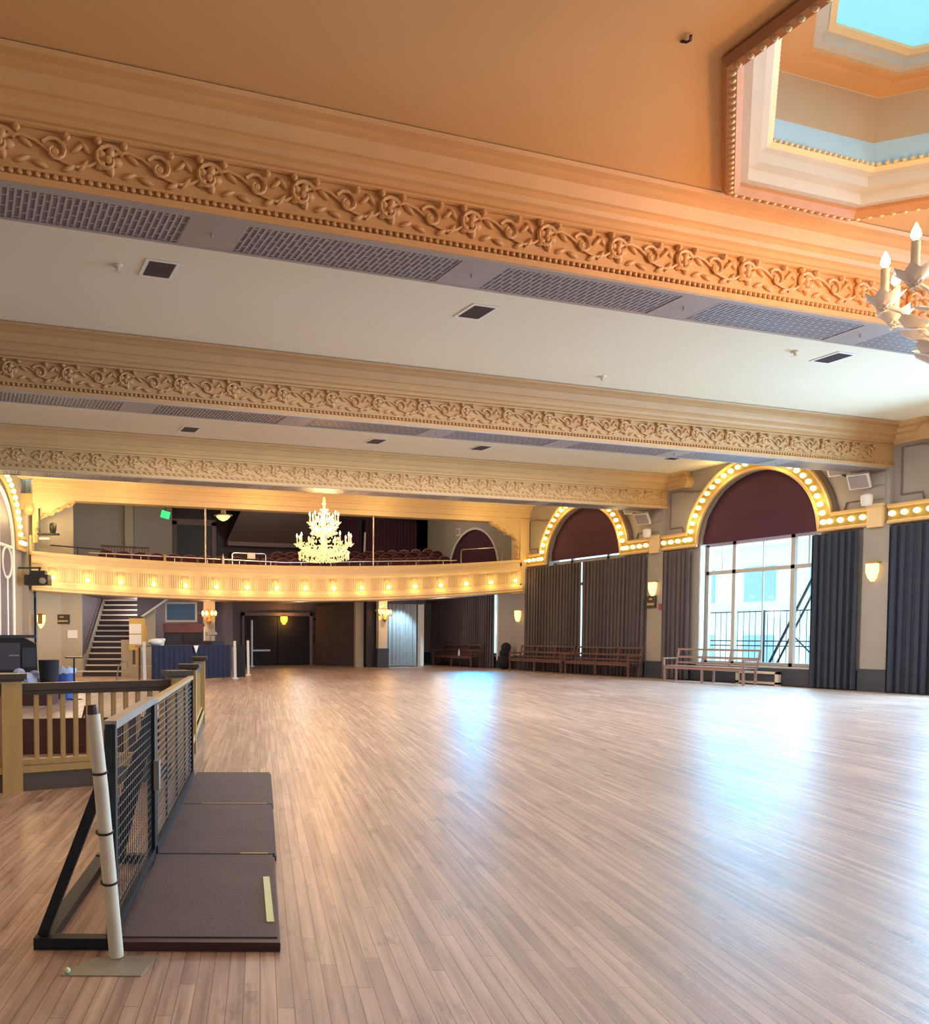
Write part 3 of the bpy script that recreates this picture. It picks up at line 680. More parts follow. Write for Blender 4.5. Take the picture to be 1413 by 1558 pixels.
bsweep([(.04,3.74),(.04,3.28)], 'parapet_panel', M['cream'])
bsweep([(.06,3.30),(.10,3.27),(.10,3.22),(.17,3.18),(.20,3.08),(.17,3.04),(.22,3.02),(.22,2.97),(.10,2.95),(-.2,2.95)], 'lower_moulding', M['cream'])
mb = MB(); n = 240
for k in range(n):
    x = XA+.1+(XB-XA-.2)*k/(n-1)
    if k % 14 in (0,1): continue
    mb.box(x, YF-.05, 3.52+zo(x), .034, .03, .40)
mb.build('flutes', M['cream'], bal)
for k in range(17):
    x = 2.75 + k*1.065
    mb = MB(); mb.box(x, YF-.06, 3.68+zo(x), .20, .05, .05); mb.box(x-.10, YF-.06, 3.64+zo(x), .05, .05, .06); mb.box(x+.10, YF-.06, 3.64+zo(x), .05, .05, .06); mb.build('bracket_ornament', M['gilt3'], bal)
    add_bulb(bal, (x, YF-.08, 3.40+zo(x)), pi/2, 1.35)
mb = MB(); rows = []
xs = [2.3+(XR-2.35)*k/NS for k in range(NS+1)]
mb.grid([[(x, YF+.2, 3.0+zo(x)), (x, YF+.2, 2.96+zo(x)), (x, 36.8, 2.75), ] for x in xs])
mb.build('soffit', M['mauve_wall'], bal)
mb = MB(); prof = []
for r in range(6):
    prof += [(28.0+.95*r-.12, 3.34+.17*r), (28.0+.95*(r+1)-.12, 3.34+.17*r)]
prof += [(36.8, 3.34+.17*5)]
mb.grid([[(x, y, z+zo(x)) for y, z in [(YF+.2,3.34)]+prof] for x in xs]); mb.build('balcony_floor', M['dark_wall'], bal)
# lintel over the balcony opening with stepped fascias
mb = MB(); prof = [(0,5.56),(.0,5.72),(.06,5.74),(.06,5.92),(.12,5.95),(.12,6.0),(.18,6.03),(.18,HC)]
mb.grid([[(x, YF-.05-d, z) for x in (2.15, XR)] for d, z in prof]); mb.add([(2.15,YF-.05,5.56),(XR,YF-.05,5.56),(XR,YF+.4,5.56),(2.15,YF+.4,5.56)], [(0,1,2,3)]); mb.add([(2.15,YF+.4,5.56),(XR,YF+.4,5.56),(XR,YF+.4,6.8),(2.15,YF+.4,6.8)], [(0,1,2,3)])
struct(mb.build('trim_4', M['cream']), 'stepped cream lintel over the balcony opening')
# scalloped corner brackets under the lintel
for nm, xw, s, lab in (('corner_bracket', 2.15, 1, 'stepped scalloped plaster bracket at the left end of the lintel'), ('corner_bracket', XR-.35, -1, 'stepped scalloped plaster bracket at the right end of the lintel')):
    br = thing(nm, lab, 'bracket', (xw, YF-.02, 0), 0, 'scalloped lintel brackets'); br['kind'] = 'structure'
    poly = [(0,4.2),(.12,4.22),(.16,4.5),(.10,4.62),(.22,4.75),(.20,4.92),(.34,5.02),(.45,5.10),(.62,5.10),(.70,5.22),(.88,5.25),(.98,5.36),(1.2,5.40),(1.28,5.5),(1.32,5.57),(0,5.57)]
    mb = MB(); mb.prism([(s*x,z) for x,z in poly], lambda p: (p[0],0,p[1]), lambda p: (p[0],.18,p[1])); mb.build('plaster_bracket', M['cream'], br)
    mb = MB(); mb.tube([(s*x,-.02,z) for x,z in poly[1:-1]], .035, 6)
    for x, z in ((.13,4.42),(.2,4.8),(.4,5.08),(.78,5.24),(1.1,5.4)): mb.ell((s*x,-.03,z),(.07,.04,.07),8,5)
    mb.build('leaf_edging', M['gilt3'], br, smooth=True)
# end piers of the balcony opening
mb = MB(); mb.lim(XR-.42,XR,YF-.1,YF+.45,2.9,5.7); struct(mb.build('trim_5', M['cream']), 'cream pier at the right end of the balcony')
# balcony interior walls
mb = MB(); mb.lim(2.3,3.47,28.0,28.3,0,6.7); struct(mb.build('wall_front_left', M['beige_wall']), 'beige wall block at the left end carrying two signs')
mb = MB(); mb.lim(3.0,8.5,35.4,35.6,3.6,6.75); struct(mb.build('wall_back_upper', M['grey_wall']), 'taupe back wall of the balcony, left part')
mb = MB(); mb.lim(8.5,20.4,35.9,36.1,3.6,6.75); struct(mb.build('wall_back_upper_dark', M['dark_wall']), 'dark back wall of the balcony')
mb = MB(); mb.lim(6.45,6.8,35.15,35.4,3.6,6.75); struct(mb.build('trim_6', M['beige_wall']), 'pale pilaster on the balcony back wall')
mb = MB(); mb.lim(2.0,2.3,28.0,36,2.9,6.75); struct(mb.build('wall_balcony_left', M['beige_wall']))
mb = MB(); mb.lim(-3,4.6,33.4,33.6,0,3.0); mb.lim(2.2,XR+.5,36.8,37,2.0,6.8); struct(mb.build('wall_outer_back', M['dark_wall']))
mb = MB(); mb.lim(XR,XR+.2,34.9,37,0,6.8); struct(mb.build('wall_corner_right', M['grey_wall']))
t = thing('door_1', '', 'door', (8.6,35.88,0)); t['kind'] = 'structure'; del t['label']; del t['category']
mb = MB(); mb.lim(.2,1.75,-.06,.0,4.2,6.05); mb.build('door_leaf', M['black'], t)
mb = MB(); mb.lim(0,.2,-.1,0,4.1,6.2); mb.lim(1.75,1.95,-.1,0,4.1,6.2); mb.lim(0,1.95,-.1,0,6.05,6.3); mb.build('door_frame', M['mauve_wall'], t)
# sloped mauve bulkhead and long maroon drapes at the back
mb = MB(); mb.add([(11.0,35.8,5.35),(15.2,35.8,5.35),(15.2,33.2,6.7),(11.0,33.2,6.7)], [(0,1,2,3)]); mb.lim(11,15.2,35.5,35.8,5.2,5.38); struct(mb.build('trim_7', M['mauve_wall']), 'sloping mauve bulkhead at the back of the balcony')
mb = MB(); mb.lim(11.2,15.0,35.6,35.8,4.3,4.95); tag(mb.build('control_booth_counter', M['maroon']), 'dark maroon booth counter at the back of the balcony', 'counter')
curtain('maroon drape on the balcony back wall, left of the bright slot', M['shade'], 35.7, 0, 2.6, 3.9, 6.6, axis='y', loc=(50.9,0,0), group='balcony back drapes') if False else None
def xcurtain(label, m, x0, x1, y, z0, z1, amp=.05, group=None, y1=None, rise=0):
    W = abs(x1-x0); folds = max(3, int(W/.17)); n = folds*8; rows = []
    for i in range(7):
        t = i/6; row = []
        for k in range(n+1):
            s = k/n; yy = y + ((y1-y)*s if y1 is not None else 0); zz = z1 + rise*s
            row.append((x0+(x1-x0)*s, yy+amp*(.6+.4*t)*sin(s*folds*2*pi+.6*sin(s*9+t)), zz+(z0-zz)*t))
        rows.append(row)
    mb = MB(); mb.grid(rows); return tag(mb.build('curtain', m, smooth=True), label, 'curtain', group)
xcurtain('maroon drape on the balcony back wall, left of the thin pole', M['shade'], 15.3, 17.3, 35.6, 3.9, 6.6, group='balcony back drapes')
xcurtain('dark maroon drape on the balcony back wall, right of the thin pole', M['shade'], 17.6, 20.3, 35.6, 3.9, 6.6, group='balcony back drapes')
mb = MB(); mb.bar((17.45,35.4,4.6),(17.5,35.4,6.0),.07); tag(mb.build('light_tube', M['white']), 'bright white strip between the balcony drapes', 'strip light')
# theatre seats
def seat_proto():
    s = thing('theatre_seat', 'x', 'theatre seat', (0,0,0))
    mb = MB(); poly = [(-.24,.40),(.24,.40),(.24,.74),(.16,.82),(0,.85),(-.16,.82),(-.24,.74)]
    mb.prism(poly, lambda p: (p[0],.10,p[1]), lambda p: (p[0],.17,p[1]))
    mb.build('backrest', M['seat'], s)
    mb = MB(); mb.tube([(p[0],.14,p[1]) for p in [(-.25,.45),(-.25,.74),(-.165,.825),(0,.858),(.165,.825),(.25,.74),(.25,.45)]], .018, 5); mb.build('back_rim', M['seat_rim'], s, smooth=True)
    mb = MB(); mb.lim(-.23,.23,-.32,.10,.36,.46); mb.build('seat', M['seat'], s)
    mb = MB(); mb.lim(-.28,-.24,-.30,.14,.56,.60); mb.lim(-.28,-.24,-.05,.05,0,.56); mb.build('armrest', M['seat_rim'], s)
    return s
SEAT = None
rows_def = [('front', 28.35, 4.55, 17.3, 0), ('second', 29.3, 10.8, 18.3, 1), ('third', 30.25, 11.2, 18.9, 2), ('fourth', 31.2, 11.6, 19.3, 3), ('rear', 32.15, 12.0, 19.8, 4)]
for rn, y, x0, x1, r in rows_def:
    n = int((x1-x0)/.565)
    for k in range(n):
        x = x0+k*.565+.25*(r % 2)
        lab = 'maroon theatre seat in the %s balcony row, %s' % (rn, ORD[k] if k < len(ORD) else 'last')
        z = 3.34+.17*r+zo(x)
        if SEAT is None:
            SEAT = seat_proto(); SEAT.location = (x,y,z+.30); SEAT.rotation_euler = (0,0,pi); SEAT['label'] = lab; SEAT['group'] = 'maroon seats, %s balcony row' % rn
        else: dup(SEAT, (x,y,z+(.30 if r == 0 else .2)), pi, lab, 'maroon seats, %s balcony row' % rn)
mb = None
# balcony rails, poles and small items
def rail(label, x0, x1, y, h, m='chrome', hoop=True, posts=2, dz=0):
    t = thing('guard_rail', label, 'rail', (x0,y,4.17+zo(x0)+dz), 0, 'tube rails on the balcony')
    w = x1-x0; e = zo(x1)-zo(x0)
    mb = MB(); mb.tube([(0,0,0),(0,0,h-.05),(.05,0,h),(w-.05,0,h+e),(w,0,h+e-.05),(w,0,e)] if hoop else [(0,0,h),(w*.5,0,h+zo((x0+x1)/2)-zo(x0)),(w,0,h+e)], .022, 6); mb.build('tube', M[m], t, smooth=True)
    for k in range(posts):
        xx = w*(k+.5)/posts; mb = MB(); mb.tube([(xx,0,zo(x0+xx)-zo(x0)),(xx,0,h+zo(x0+xx)-zo(x0))], .016, 6); mb.build('post', M[m], t, smooth=True)
rail('long low front rail along the top of the balcony parapet', 3.9, 17.4, YF+.12, .13, hoop=False, posts=12)
rail('dark thin rail at the left end of the balcony parapet', 2.7, 4.4, YF+.1, .26, 'iron', hoop=False, posts=1)
rail('taller hoop rail with white notice in the middle of the balcony', 8.75, 9.95, YF+.25, .42, posts=0)
rail('hoop rail at the right end of the balcony before the arch', 17.9, 19.7, YF+.6, .55, posts=0)
rail('dark hoop rail above the seats left of the taller hoop rail', 7.6, 8.3, 29.0, .35, 'iron', posts=0)
mb = MB(); mb.lim(-.14,.14,-.01,.01,-.1,.1); tag(mb.build('notice', M['paper'], loc=(9.42,YF+.22,4.17+zo(9.4)+.34)), 'white notice hung on the balcony hoop rail', 'notice')
t = thing('stair_rail', 'brown balcony stair railing with close balusters behind the front seats', 'railing', (4.75,30.6,3.75))
mb = MB(); mb.bar((0,0,.75),(1.75,0,.72),.06); mb.build('handrail', M['rail_dark'], t)
mb = MB()
for k in range(16): mb.bar((.05+k*.11,0,0),(.05+k*.11,0,.72),.03)
mb.build('balusters', M['seat_rim'], t)
t = thing('stair_rail', 'long low railing with close balusters right of the pale balcony pilaster', 'railing', (6.9,30.6,3.75))
mb = MB(); mb.bar((0,0,.36),(3.3,0,.30),.05); mb.build('handrail', M['rail_dark'], t)
mb = MB()
for k in range(28): mb.bar((.05+k*.115,0,0),(.05+k*.115,0,.32),.03)
mb.build('balusters', M['seat_rim'], t)
for x, zb, lab in ((7.75, 4.17, 'thin pole from parapet to lintel left of the hanging chandelier'), (13.95, 4.17, 'thin pole from parapet to lintel right of the hanging chandelier')):
    mb = MB(); mb.tube([(0,0,0),(0,0,5.58-zb-zo(x))], .03, 8); tag(mb.build('support_pole', M['chrome'], loc=(x,YF+.05,zb+zo(x)), smooth=True), lab, 'pole', 'thin balcony poles')
t = thing('exit_sign', 'small green lit exit sign at the top left of the balcony', 'exit sign', (7.1,30.6,5.70))
mb = MB(); mb.box(0,0,0,.32,.06,.26,ry=.25); mb.build('sign_box', M['green'], t)
mb = MB(); mb.lim(-.02,.02,-.02,.02,.1,1.05); mb.build('stem', M['vent'], t)
t = thing('ceiling_lamp', 'small lit scalloped ceiling lamp over the balcony', 'ceiling lamp', (9.3,30.6,5.72))
mb = MB(); mb.lathe([(.02,-.16),(.16,-.10),(.26,0),(.22,.02),(.05,.05)], 14); mb.build('glass_shade', M['lamp_glow'], t, smooth=True)
mb = MB(); mb.lathe([(.32,.03),(.36,.06),(.1,.09),(.04,1.03)], 14); mb.build('mount', M['ivory'], t)
for x, y, z, m, lab in ((6.55,YF+.2,4.0,'oak','tan paper cup standing on the balcony rail ledge, left'), (10.05,29.0,3.95,'bottle','pale bottle standing among the balcony seats')):
    pass
mb = MB(); mb.lathe([(.04,0),(.05,.22),(.045,.22)], 10); tag(mb.build('paper_cup', M['oak'], loc=(6.35,YF-.02,4.17+zo(6.35))), 'tan paper cup standing on the balcony parapet near the left pole', 'cup')
mb = MB(); mb.lathe([(.04,0),(.045,.18),(.03,.24),(.015,.28),(.015,.34)], 10); tag(mb.build('bottle', M['bottle'], loc=(8.35,YF,4.17+zo(8.35)), smooth=True), 'pale blue bottle standing on the balcony parapet', 'bottle')
t = thing('wall_speaker', 'small white wall speaker beside the balcony arch', 'speaker', (XR-.01,32.2,5.75))
mb = MB(); mb.lim(-.10,0,-.13,.13,-.16,.16); mb.build('body', M['white'], t); mb = MB(); mb.lim(-.112,-.10,-.10,.10,-.12,.12); mb.build('mesh_front', M['panel'], t)
# stage lights on brackets near pilaster tops
def lightcluster(label, y, x=XR-.35, z=5.1, m='white'):
    t = thing('stage_light_cluster', label, 'stage light', (x,y,z), 0, 'stage light clusters under the beams')
    mb = MB(); mb.bar((.3,0,-.42),(.3,0,.1),.05); mb.bar((.25,-.1,-.05),(.02,.75,.55),.04); mb.bar((.3,-.2,-.35),(.3,.2,-.35),.04); mb.build('bracket', M['black'], t)
    for yy, zz in ((.56,.54),(.03,.14)):
        mb = MB(); mb.box(-.02,yy,zz,.07,.44,.40,ry=-.7,rz=.35); f = mb.build('flood_panel', M['white'], t)
        mb = MB(); mb.box(-.055,yy-.01,zz-.03,.02,.36,.32,ry=-.7,rz=.35); mb.build('panel_lens', M['panel'], f)
    mb = MB(); mb.lathe([(.10,-.14),(.12,-.05),(.12,.1),(.06,.14)], 12, (0,-.15,-.32)); mb.build('spot_can', M['white'], t, smooth=True)
    return t
l1 = lightcluster('white flood panels and spot on the pilaster right of the bare window', 14.6, z=4.82)
dup(l1, (XR-.35,21.35,4.80), 0, 'white flood panels and spot above the right bench by the closed curtains')
# wall sconces and signs on pilasters
def shield(label, loc, rz, glow=True, s=1.0):
    t = thing('wall_sconce', label, 'wall sconce', loc, rz, 'shield shaped wall sconces')
    mb = MB(); poly = [(-.13,.16),(.13,.16),(.13,-.02),(.08,-.16),(0,-.26),(-.08,-.16),(-.13,-.02)]
    mb.prism([(x*s,z*s) for x,z in poly], lambda p: (-.14+.0*p[1],p[0],p[1]), lambda p: (-.02,p[0]*.8,p[1])); mb.build('glass_shade', M['lamp_glow'], t)
    mb = MB(); mb.lim(-.03,0,-.07*s,.07*s,-.12*s,.2*s); mb.build('back_plate', M['brass'], t)
    mb = MB(); mb.lim(-.15,0,-.14*s,.14*s,.16*s,.19*s); mb.build('top_band', M['brass'], t)
    return t
shield('shield sconce on the pilaster right of the bare window', (XR-.1,14.38,2.85), 0)
shield('shield sconce on the pilaster between curtains and bare window', (XR-.1,21.10,2.80), 0)
shield('shield sconce on the pale pilaster under the balcony end', (XR-.1,27.84,2.10), 0)
def plaque(label, loc, rz, w, h, lines, m='sign', lm='gold_letter'):
    t = thing('wall_sign', label, 'sign', loc, rz)
    mb = MB(); mb.lim(-w/2,w/2,-.03,0,-h/2,h/2); mb.build('board', M[m], t)
    mb = MB()
    for wl, z, hl in lines: mb.lim(-wl/2,wl/2,-.034,-.03,z-hl/2,z+hl/2)
    mb.build('worn_lettering', M[lm], t)
    return t
plaque('dark small sign below the sconce right of the closed curtains', (XR-.11,21.22,2.36), -pi/2, .42, .38, [(.12,.09,.05),(.28,-.07,.07)])
mb = MB(); mb.lim(-.03,.0,-.05,.05,-.09,.09); tag(mb.build('fire_alarm', M['red'], loc=(XR-.1,20.86,2.2)), 'tiny red fire alarm box by the left edge of the bare window curtain', 'alarm')
# ------------------------------------------------------------------ under the balcony
mb = MB(); mb.lim(9.8,XR,35.0,35.2,0,2.95); struct(mb.build('wall_back', M['mauve_wall']), 'mauve back wall under the balcony')
mb = MB(); mb.lim(4.5,10.2,33.2,33.4,0,2.95); struct(mb.build('wall_back_bar', M['dark_wall']), 'dark plum wall behind the bar nook')
d = thing('door_2', '', 'x', (11.55,34.95,0)); d['kind'] = 'structure'; del d['label']; del d['category']
for x0, x1 in ((.03,1.5),(1.53,3.0)):
    mb = MB(); mb.lim(x0,x1,-.06,0,.02,2.14); leaf = mb.build('door_leaf', M['door'], d)
    mb = MB(); mb.lim(x0+.15,x1-.15,-.075,-.06,1.2,1.95); mb.build('door_panel', M['door'], leaf)
mb = MB(); mb.lim(-.12,.0,-.09,0,0,2.3); mb.lim(3.03,3.15,-.09,0,0,2.3); mb.lim(-.12,3.15,-.09,0,2.16,2.3); mb.build('door_frame', M['mauve_wall'], d)
mb = MB(); mb.lim(.35,1.15,-.14,-.08,.62,.70); mb.build('push_bar', M['steel_light'], d)
mb = MB(); mb.lim(0,.06,-.05,.05,.0,1.95); mb.lim(-.05,.11,-.12,.12,0,.03); tag(mb.build('white_post', M['white'], loc=(11.55,34.0,0)), 'thin white post standing before the dark double doors', 'post')
t = thing('wall_lamp', 'amber lit wall lamp over the dark double doors', 'wall lamp', (13.35,34.86,1.98))
mb = MB(); mb.lathe([(.05,-.2),(.15,-.05),(.17,.12),(.13,.16)], 12); mb.build('glass_shade', M['amber'], t, smooth=True); mb = MB(); mb.lim(-.05,.05,.0,.09,-.1,.2); mb.build('back_plate', M['brass'], t)
t = thing('wreath', 'dried reddish wreath hanging right of the dark doors', 'wreath', (14.95,34.98,1.2))
mb = MB()
for k in range(40):
    a = random.random()*2*pi; r = .16+random.uniform(-.07,.07); mb.ell((r*cos(a),-.05+random.uniform(-.04,.02),r*sin(a)), (.05,.03,.04), 5, 3)
mb.build('leaves', M['wreath'], t)
mb = MB(); mb.lim(-.2,.2,-.03,0,-.06,.06); tag(mb.build('wall_sign', M['sign'], loc=(15.0,34.99,2.02)), 'small dark wooden plate on the mauve wall above the wreath', 'sign')
# columns
def column(label, x, y, w, m, base=None, zt=2.95):
    t = thing('column', label, 'column', (x,y,0), -A*.5); t['kind'] = 'structure'
    mb = MB(); mb.lim(-w/2,w/2,-w/2,w/2,0,zt)
    mb.lim(-w/2-.05,w/2+.05,-w/2-.05,w/2+.05,2.3,2.38) if base else None
    mb.build('shaft', M[m], t)
    if base:
        mb = MB(); mb.lim(-w/2-.06,w/2+.06,-w/2-.06,w/2+.06,0,.78); mb.build('base', M[base], t)
column('ivory column with candle sconce and dark base under the balcony', 16.35, 31.5, .36, 'ivory', 'dark_base')
column('dark pier beside the ivory column', 16.0, 31.9, .35, 'dark_wall')
column('pale pier at the end of the brown drape', 15.65, 32.2, .34, 'beige_wall')
column('beige column with candle sconce behind the draped table', 8.7, 30.5, .42, 'beige_wall', None)
column('pale column right of the dark maroon slot behind the table', 9.45, 30.9, .30, 'grey_wall', None)
column('white pilaster at the end of the lit grey curtain', 18.75, 32.6, .28, 'white')
column('dark pier right of the lit grey curtain', 18.35, 32.9, .40, 'dark_wall')
xcurtain('tall brown drape beside the dark double doors', M['curtain_brown'], 14.75, 15.55, 35.8 if False else 34.6, .03, 2.55, y1=32.2, rise=.2)
xcurtain('satin grey blue curtain lit from above beside the ivory column', M['curtain_grey'], 16.6, 18.2, 31.9, .03, 2.62, amp=.07)
mb = MB(); mb.lim(16.5,18.5,31.7,32.0,2.62,2.95); struct(mb.build('trim_8', M['dark_wall']), 'dark pelmet over the lit grey curtain')
def candlesconce(label, loc, rz):
    t = thing('candle_sconce', label, 'candle sconce', loc, rz, 'candle sconces under the balcony')
    mb = MB(); mb.lim(-.05,.05,-.04,0,-.2,.25); mb.lathe([(.03,-.3),(.09,-.18),(.03,-.1)], 10, (0,-.12,0)); mb.build('back_plate', M['brass'], t)
    for k, a in enumerate((-1.1,-.4,.4,1.1)):
        mb = MB(); ex, ey = .26*sin(a), -.10-.16*cos(a)
        mb.tube([(0,-.08,-.08),(ex*.5,ey*.6,-.16),(ex,ey,-.04)], .014, 6); mb.lathe([(.02,-.04),(.05,.0),(.045,.02)], 8, (ex,ey,0)); ar = mb.build('arm', M['brass'], t, smooth=True)
        mb = MB(); mb.lathe([(.02,0),(.05,.05),(.055,.10),(.03,.16),(.01,.18)], 8, (ex,ey,.02)); mb.build('glass_shade', M['lamp_glow'], ar, smooth=True)
    return t
cs = candlesconce('glowing candle sconce on the beige column behind the draped table', (8.62,30.22,2.02), -A*.5)
dup(cs, (16.33,31.27,2.15), -A*.5, 'candle sconce on the ivory column with dark base')
# black gear bag leaning by the balcony pilaster
t = thing('gear_bag', 'black rounded gear bag standing on floor beside the pale pilaster', 'bag', (20.05,28.35,0))
mb = MB(); mb.ell((0,0,.28),(.30,.24,.30),12,8); mb.ell((.02,.0,.62),(.22,.18,.20),12,8); mb.build('body', M['bag'], t, smooth=True)
mb = MB(); mb.ell((.05,-.03,.84),(.2,.17,.2),12,8); mb.build('hood', M['bag'], t, smooth=True)
mb = MB(); mb.tube([(-.2,-.15,.4),(-.26,-.2,.6),(-.15,-.16,.75)], .02, 6); mb.build('strap', M['black'], t, smooth=True)
# ------------------------------------------------------------------ left wall with arch, drawn in the left-hand frame
lw = thing('wall_left', '', 'x', PQ(-7.40,0)+(0,), -A); lw['kind'] = 'structure'; del lw['label']; del lw['category']
mb = MB(); mb.lim(-.3,0,-9,27.3,0,6.2); mb.build('plaster', M['grey_wall'], lw)
def PW(p, q, z): return PQ(p-.013*q,q)+(z,)
mq = marquee('bulb lit arch at the left edge, only its right limb in view', PQ(-7.40,23.75)+(ZS,), -A+pi, MG, nb=27, half=2.85, shelfbulbs=2)
t = thing('wall_pilaster', 'pale pilaster at the left edge where the balcony begins', 'pilaster', PQ(-7.40,26.85)+(0,), -A, 'pilasters on the left wall'); t['kind'] = 'structure'
mb = MB(); mb.lim(0,.2,-.3,.3,0,5.2); mb.build('shaft', M['grey_wall'], t); mb = MB(); mb.lim(0,.27,-.16,.16,3.84,4.45); mb.build('capital_block', M['cream'], t)
mb = MB(); mb.lim(0,.32,-.4,.35,5.2,5.7); mb.ell((.2,-.25,5.25),(.2,.2,.22),10,6); mb.build('scroll_bracket', M['gilt3'], t)
t = thing('window_frame', 'x', 'x', PQ(-7.38,23.75)+(0,), -A); t['kind'] = 'structure'; del t['label']; del t['category']; t.name = 'window_9'
mb = MB(); n = 30; pts = [(.02, 1.62*cos(pi*k/n), 3.94+1.62*sin(pi*k/n)) for k in range(n+1)]; mb.tube([(.02,1.62,.55)]+pts+[(.02,-1.62,.55)], .08, 6); mb.tube([(.02,1.05+.45*cos(2*pi*k/n),3.45+.45*sin(2*pi*k/n)) for k in range(n+1)], .05, 6); mb.tube([(.02,-1.6,3.92),(.02,1.6,3.92)], .05, 6); mb.tube([(.02,1.05,.6),(.02,1.05,3.0)], .05, 6); mb.tube([(.02,.3,.6),(.02,.3,5.5)], .05, 6); mb.build('window_frame', M['white'], t, smooth=True)
mb = MB(); mb.lim(.0,.02,-1.6,1.6,.6,3.9); n = 20; mb.add([(.015, 1.6*cos(pi*k/n), 3.9+1.6*sin(pi*k/n)) for k in range(n+1)], [tuple(range(n+1))]); mb.build('pane', M['stair_wall'], t)
# stair block: left side wall, flight, right side wall
sw = thing('staircase', 'dark staircase with pale nosings climbing under the balcony', 'staircase', PW(-4.68,27.45,0), -A)
sw['kind'] = 'structure'
NR = 15
for k in range(NR):
    z = .188*(k+1); y0 = k*.30; w = 1.30 if k > 1 else (1.7 if k == 1 else 2.35)
    xo = 0 if k > 1 else (.12 if k == 1 else .25)
    mb = MB(); mb.lim(-w/2+xo,w/2+xo,y0,y0+(.32 if k < NR-1 else .8),0 if k < 3 else z-.40,z-.02); st = mb.build('tread', M['tread'], sw)
    mb = MB(); mb.lim(-w/2+xo,w/2+xo,y0-.025,y0+.03,z-.05,z); mb.build('nosing', M['nosing'], st)
mb = MB(); mb.lim(-.66,.66,NR*.3+.4,NR*.3+.5,2.6,4.0); mb.build('upper_wall', M['dark_wall'], sw)
mb = MB(); poly = [(.1,0),(4.9,0),(4.9,2.98),(.1,2.98)]
mb.prism(poly, lambda p: (-.70,p[0],p[1]), lambda p: (-.82,p[0],p[1])); mb.build('side_wall', M['stair_wall'], sw)
mb = MB(); mb.prism([(-.0,0),(.0,.5),(4.4,3.2),(4.4,2.5),(.05,0)], lambda p: (-.66,p[0],p[1]), lambda p: (-.70,p[0],p[1])); mb.build('skirting', M['grey_wall'], sw)
mb = MB(); mb.tube([(-.60,-.15,.75),(-.60,.2,.85),(-.60,4.2,3.3)], .025, 6); mb.build('handrail', M['rail_dark'], sw)
mb = MB(); mb.prism([(0,0),(0,.22),(4.4,2.9),(4.4,0)], lambda p: (.66,p[0],p[1]), lambda p: (.74,p[0],p[1])); mb.build('stringer', M['stair_wall'], sw)
mb = MB(); mb.lim(.66,4.0,4.6,4.7,0,4.2); mb.build('back_wall', M['stair_wall'], sw)
mb = MB(); mb.lim(.58,.92,-.12,.12,0,1.18); mb.build('newel_block', M['beige_wall'], sw)
mb = MB(); mb.lim(-2.0,-.70,-.02,.1,0,2.98); mb.build('end_wall', M['beige_wall'], sw)
# upper side panel with slanted white stringer over the bar nook
t = thing('stair_soffit', 'grey blue panel with slanted white edge above the bar nook', 'stair underside', PW(-3.6,28.4,0), -A); t['kind'] = 'structure'
mb = MB(); mb.prism([(-.12,1.86),(.0,1.95),(1.0,2.62),(1.0,2.98),(-.12,2.98)], lambda p: (p[0],0,p[1]), lambda p: (p[0],.1,p[1])); mb.build('panel', M['stair_wall'], t)
mb = MB(); mb.bar((.0,-.03,1.92),(1.05,-.03,2.64),.06); mb.build('white_edge', M['white'], t)
mb = MB(); mb.lim(-.12,.45,.2,.3,0,2.2); mb.build('end_panel', M['beige_wall'], t)
t = thing('notice_board', 'straw coloured board with two white papers beside the stairs', 'notice board', PW(-3.55,27.0,.86), -A)
mb = MB(); mb.lim(-.25,.25,0,.06,0,1.0); mb.build('board', M['yellow_board'], t)
mb = MB(); mb.lim(.25,.33,-.02,.08,-.02,.75); mb.build('side_edge', M['oak'], t)
for z in (.66,.32): mb = MB(); mb.lim(-.24,.14,-.012,0,z-.14,z+.16); mb.build('paper_sheet', M['paper'], t)
mb = MB(); mb.lim(-.2,.18,0,.05,1.0,1.06); mb.build('dark_cap', M['rail_dark'], t)
mb = MB(); mb.lim(-.06,.06,.02,.08,-.86,0); mb.build('stand_post', M['oak'], t)
mb = MB(); mb.lim(-.32,.32,-.2,.2,0,.38); tag(mb.build('cardboard_box', M['beige_wall'], loc=PW(-3.35,26.6,0), rz=-A), 'beige box standing on floor below the straw board', 'box')
plaque('dark brown wall sign left of the stairs', PW(-6.02,27.42,1.84), -A, .52, .30, [(.13,.07,.045),(.40,-.06,.05)])
t = thing('wall_notice', 'small white paper notice on the beige wall below the brown sign', 'notice', PW(-5.68,27.42,1.36), -A)
mb = MB(); mb.lim(-.16,.16,-.012,0,-.13,.13); mb.build('sheet', M['paper'], t)
shield('shield sconce on the left pilaster near the black loudspeaker', PW(-6.52,26.6,1.8), -A-pi/2, s=1.0)
